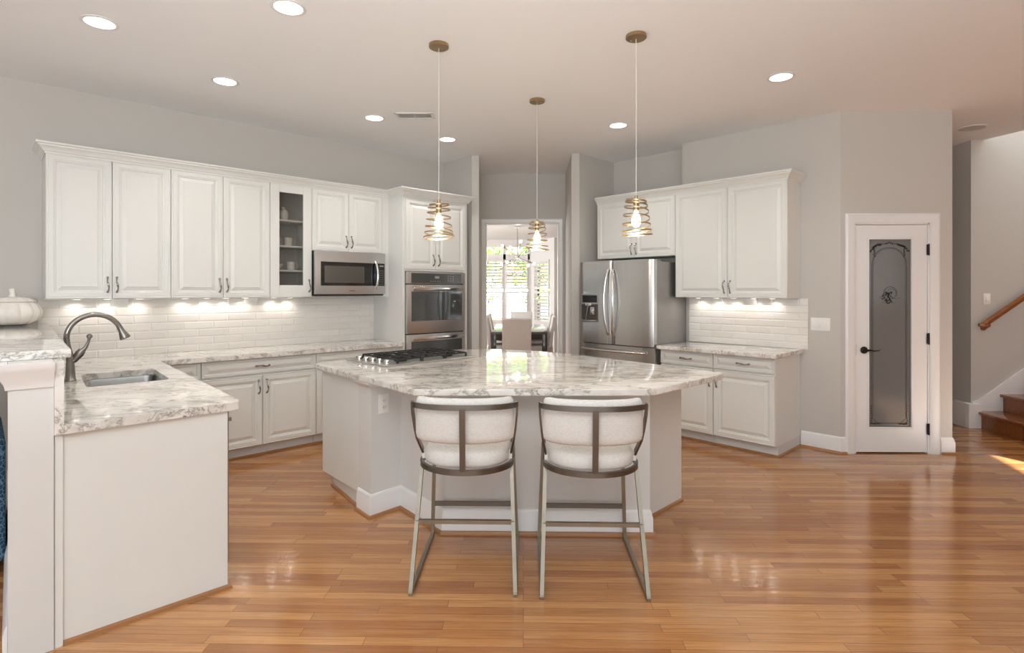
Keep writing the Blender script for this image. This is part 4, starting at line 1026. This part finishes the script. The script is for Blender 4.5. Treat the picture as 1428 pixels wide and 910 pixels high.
#@@DIN
# ------------------------------------------------------------ dining room beyond the doorway
DC = 2.70
MB().box(-4, 3, 7.82, 14.0, DC, DC + .1).build('ceiling_dining', M['ceiling'], smooth=0, kind='structure')
w = MB(); w.box(-4.1, -4, 7.82, 14, 0, DC); w.box(2.9, 3.0, 7.82, 12.9, 0, DC); w.build('wall_dining_side', M['wall'], smooth=0, kind='structure')
YW = 13.5
w = MB(); w.box(-4, -1.50, YW, YW + .12, 0, DC); w.box(-1.50, .16, YW, YW + .12, 0, .70); w.box(-1.50, .16, YW, YW + .12, 2.22, 2.35); w.box(-1.50, .16, YW, YW + .12, 2.53, DC); w.box(-.49, -.425, YW, YW + .12, .70, 2.55); w.box(.11, .20, YW, YW + .12, .70, 2.55); w.box(-1.02, -.955, YW, YW + .12, .70, 2.55)
w.build('wall_dining_back', M['trim'], smooth=0, kind='structure')
# angled bay side
A0 = Vector((.20, YW)); A1 = Vector((.74, 12.9)); dv = (A1 - A0).normalized(); L_ = (A1 - A0).length; ang = math.atan2(dv.y, dv.x)
w = MB(); w.box(0, .10, 0, .1, 0, DC); w.box(L_ - .18, L_, 0, .1, 0, DC); w.box(.10, L_ - .18, 0, .1, 0, .70); w.box(.10, L_ - .18, 0, .1, 2.20, DC)
w.build('wall_dining_bay', M['trim'], None, (A0.x, A0.y, 0), ang, smooth=0, kind='structure')
MB().box(.72, 3, 12.88, 13.0, 0, DC).build('wall_dining_right', M['wall'], smooth=0, kind='structure')
def shutter(x0, x1, z0, z1, loc, rz, name, tilt=25):
    s = bpy.data.objects.new(name, None); COL.objects.link(s); s['kind'] = 'structure'; s.location = loc; s.rotation_euler = (0, 0, rz)
    m = MB(); f = .032
    m.box(x0, x0 + f, -.03, -.002, z0, z1); m.box(x1 - f, x1, -.03, -.002, z0, z1); m.box(x0 + f, x1 - f, -.03, -.002, z0, z0 + .055); m.box(x0 + f, x1 - f, -.03, -.002, z1 - .055, z1)
    m.build('window_frame', M['trim'], s, smooth=0)
    m = MB(); z = z0 + .055 + .035; t_ = math.radians(tilt)
    while z < z1 - .06:
        dy, dz = .036 * math.cos(t_), .036 * math.sin(t_)
        m.bar([(x0 + f, -.016, z), (x1 - f, -.016, z)], .072, .008, up=(0, math.sin(t_), math.cos(t_))); z += .076
    m.build('louvers', M['trim'], s, smooth=0)
    MB().box((x0 + x1) / 2 - .005, (x0 + x1) / 2 + .005, -.062, -.052, z0 + .08, z1 - .08).build('tilt_rod', M['trim'], s, smooth=0)
    return s
k_ = 1
for (xa, xb) in ((-1.50, -1.02), (-.955, -.49), (-.425, .11)):
    for (za, zb) in ((.70, 1.45), (1.50, 2.22)):
        shutter(xa, xb, za, zb, (0, YW, 0), 0, 'window_%d' % k_, tilt=12 if za < 1 else 20); k_ += 1
    MB().box(xa, xb, YW + .05, YW + .056, .70, 2.53).build('window_%d' % k_, M['glass'], smooth=0, kind='structure'); k_ += 1
for (za, zb) in ((.70, 1.45), (1.50, 2.20)):
    shutter(.10, L_ - .18, za, zb, (A0.x, A0.y, 0), ang, 'window_%d' % k_, tilt=35); k_ += 1
# outside
MB().box(-9, 9, 14.2, 40, -.5, -.05).build('ground_outside', M['lawn'], smooth=0, kind='structure')
def bush(x, y, h, r, label, name='garden_tree'):
    t_ = thing(name, label, 'tree', (x, y, -.05), 0, 'garden trees outside the dining room windows')
    MB().tube([(0, 0, 0), (.05, 0, h * .4), (0, .03, h * .8)], [.09, .07, .03], seg=8).build('trunk', M['darkwood'], t_)
    m = MB(); rn = random.Random(int(x * 10) + 5)
    for i in range(900):
        v_ = Vector((rn.gauss(0, 1), rn.gauss(0, 1), rn.gauss(0, 1))).normalized() * r * rn.random() ** .4
        c_ = Vector((v_.x, v_.y * .7, h * .62 + v_.z * h * .42 / r))
        a_ = Vector((rn.gauss(0, 1), rn.gauss(0, 1), rn.gauss(0, 1))).normalized() * .09; b_ = a_.orthogonal().normalized() * .05
        m.poly([c_ - a_, c_ + b_, c_ + a_, c_ - b_])
    m.build('crown', M['foliage'], t_, smooth=0)
bush(-1.7, 19.5, 4.2, 1.3, 'leafy tree seen through the shutters nearest the doorway jamb')
bush(.5, 19.0, 4.0, 1.0, 'leafy tree seen through the shutters behind the far chair')
o = thing('neighbour_house', 'pale neighbouring house seen through the dining room shutters', 'house', (-1, 30, -.05))
MB().box(-7, 7, 0, 5, 0, 2.4).build('siding', M['siding'], o, smooth=0); MB().box(-.4, 2.2, -.05, .0, 1.9, 3.0).build('brick_wall', M['brick'], o, smooth=0)
MB().prism([(-7.3, -.3), (7.3, -.3), (7.3, 5.3), (-7.3, 5.3)], 2.4, 2.55).build('roof', M['toe'], o, smooth=0)

# dining table
tb = thing('dining_table', 'dark espresso dining table with a glossy top beyond the doorway', 'table', (-.07, 10.65, 0))
MB().box(-.49, .49, -1.1, 1.1, .715, .755, .004).build('tabletop', mat('glossy_dark_top', (.10, .09, .085, 1), .08, noise=.1, coat=1.0), tb)
m = MB(); m.box(-.46, .46, -1.07, -1.04, .62, .7145); m.box(-.46, .46, 1.04, 1.07, .62, .7145); m.box(-.46, -.43, -1.04, 1.04, .62, .7145); m.box(.43, .46, -1.04, 1.04, .62, .7145); m.build('apron', M['darkwood'], tb, smooth=0)
for sx in (-.44, .44):
    for sy in (-1.05, 1.05): MB().box(sx - .045, sx + .045, sy - .045, sy + .045, 0, .7145, .003).build('leg', M['darkwood'], tb)
def make_chair(label, loc, rz, mt):
    c = thing('dining_chair', label, 'dining chair', loc, rz, 'upholstered dining chairs')
    MB().box(-.24, .24, -.24, .25, .36, .49, .03, 3).build('seat', mt, c)
    m = MB(); prof = [(-.21, .40), (-.245, .70), (-.30, 1.0), (-.24, 1.01), (-.185, .70), (-.15, .40)]
    bm = m.bm; f = [bm.verts.new((-.24, y, z)) for y, z in prof]; g = [bm.verts.new((.24, y, z)) for y, z in prof]
    bm.faces.new(f); bm.faces.new(g)
    for i in range(6): bm.faces.new((f[i], f[(i + 1) % 6], g[(i + 1) % 6], g[i]))
    bmesh.ops.bevel(bm, geom=list(bm.edges), offset=.014, segments=3, affect='EDGES'); m.build('backrest', mt, c, smooth=50)
    for sx in (-.2, .2):
        for sy in (-.19, .2): MB().tube([(sx, sy - (.05 if sy < 0 else 0), 0), (sx, sy, .365)], [.015, .022], seg=8).build('leg', M['darkwood'], c)
    return c
ch = make_chair('grey-backed dining chair at the near end of the table with its back to the doorway', (-.108, 9.38, 0), 0, M['slipg'])
c2 = make_chair('cream dining chair at the far window end of the dining table', (-.04, 12.0, 0), PI, M['slip'])
dup(c2, (-.41, 10.15, 0), -PI / 2, 'cream dining chair on the left side of the dining table, near the doorway jamb')
dup(c2, (-.41, 11.05, 0), -PI / 2, 'cream dining chair on the left side of the dining table, nearer the windows')
dup(c2, (.29, 10.05, 0), PI / 2, 'cream dining chair on the right side of the dining table, nearer the doorway')
dup(c2, (.29, 10.95, 0), PI / 2, 'cream dining chair on the right side of the dining table, nearer the windows')
# chandelier
cz = 2.115; cy_ = 10.7; cdl = thing('chandelier', 'brass sputnik chandelier with white globe bulbs over the dining table', 'chandelier', (-.115, cy_, DC))
MB().lathe([(.06, 0), (.06, -.02), (.01, -.025)], (0, 0, 0), 24).build('canopy', M['chrome'], cdl)
MB().frustum((0, 0, -.02), (0, 0, cz - DC), .006, seg=10).build('rod', M['pewter'], cdl); MB().ball((0, 0, cz - DC), .038).build('hub', M['chrome'], cdl)
rn = random.Random(4)
dirs = [(-.75, -.2, .55), (.15, -.5, .62), (-.75, .3, -.35), (-.4, -.6, -.25), (.35, -.4, -.30), (.75, .2, -.30), (.55, .5, .55), (-.3, .6, .45), (-.2, .7, -.3), (.7, -.45, .30)]
for d_ in dirs:
    v_ = Vector(d_).normalized() * .36; c_ = Vector((0, 0, cz - DC))
    a = MB().tube([c_, c_ + v_], .006, seg=8).build('arm', M['chrome'], cdl)
    q_ = MB(); q_.tube([c_ + v_ * .72, c_ + v_ * .90], .009, seg=10); q_.build('lamp_holder', M['bronze'], a); MB().ball(c_ + v_ * 1.0, .029, u=14, v=8).build('bulb', M['globe'], a)
glow(-.115, cy_, cz - .10, 7, (1, .93, .85), .03)
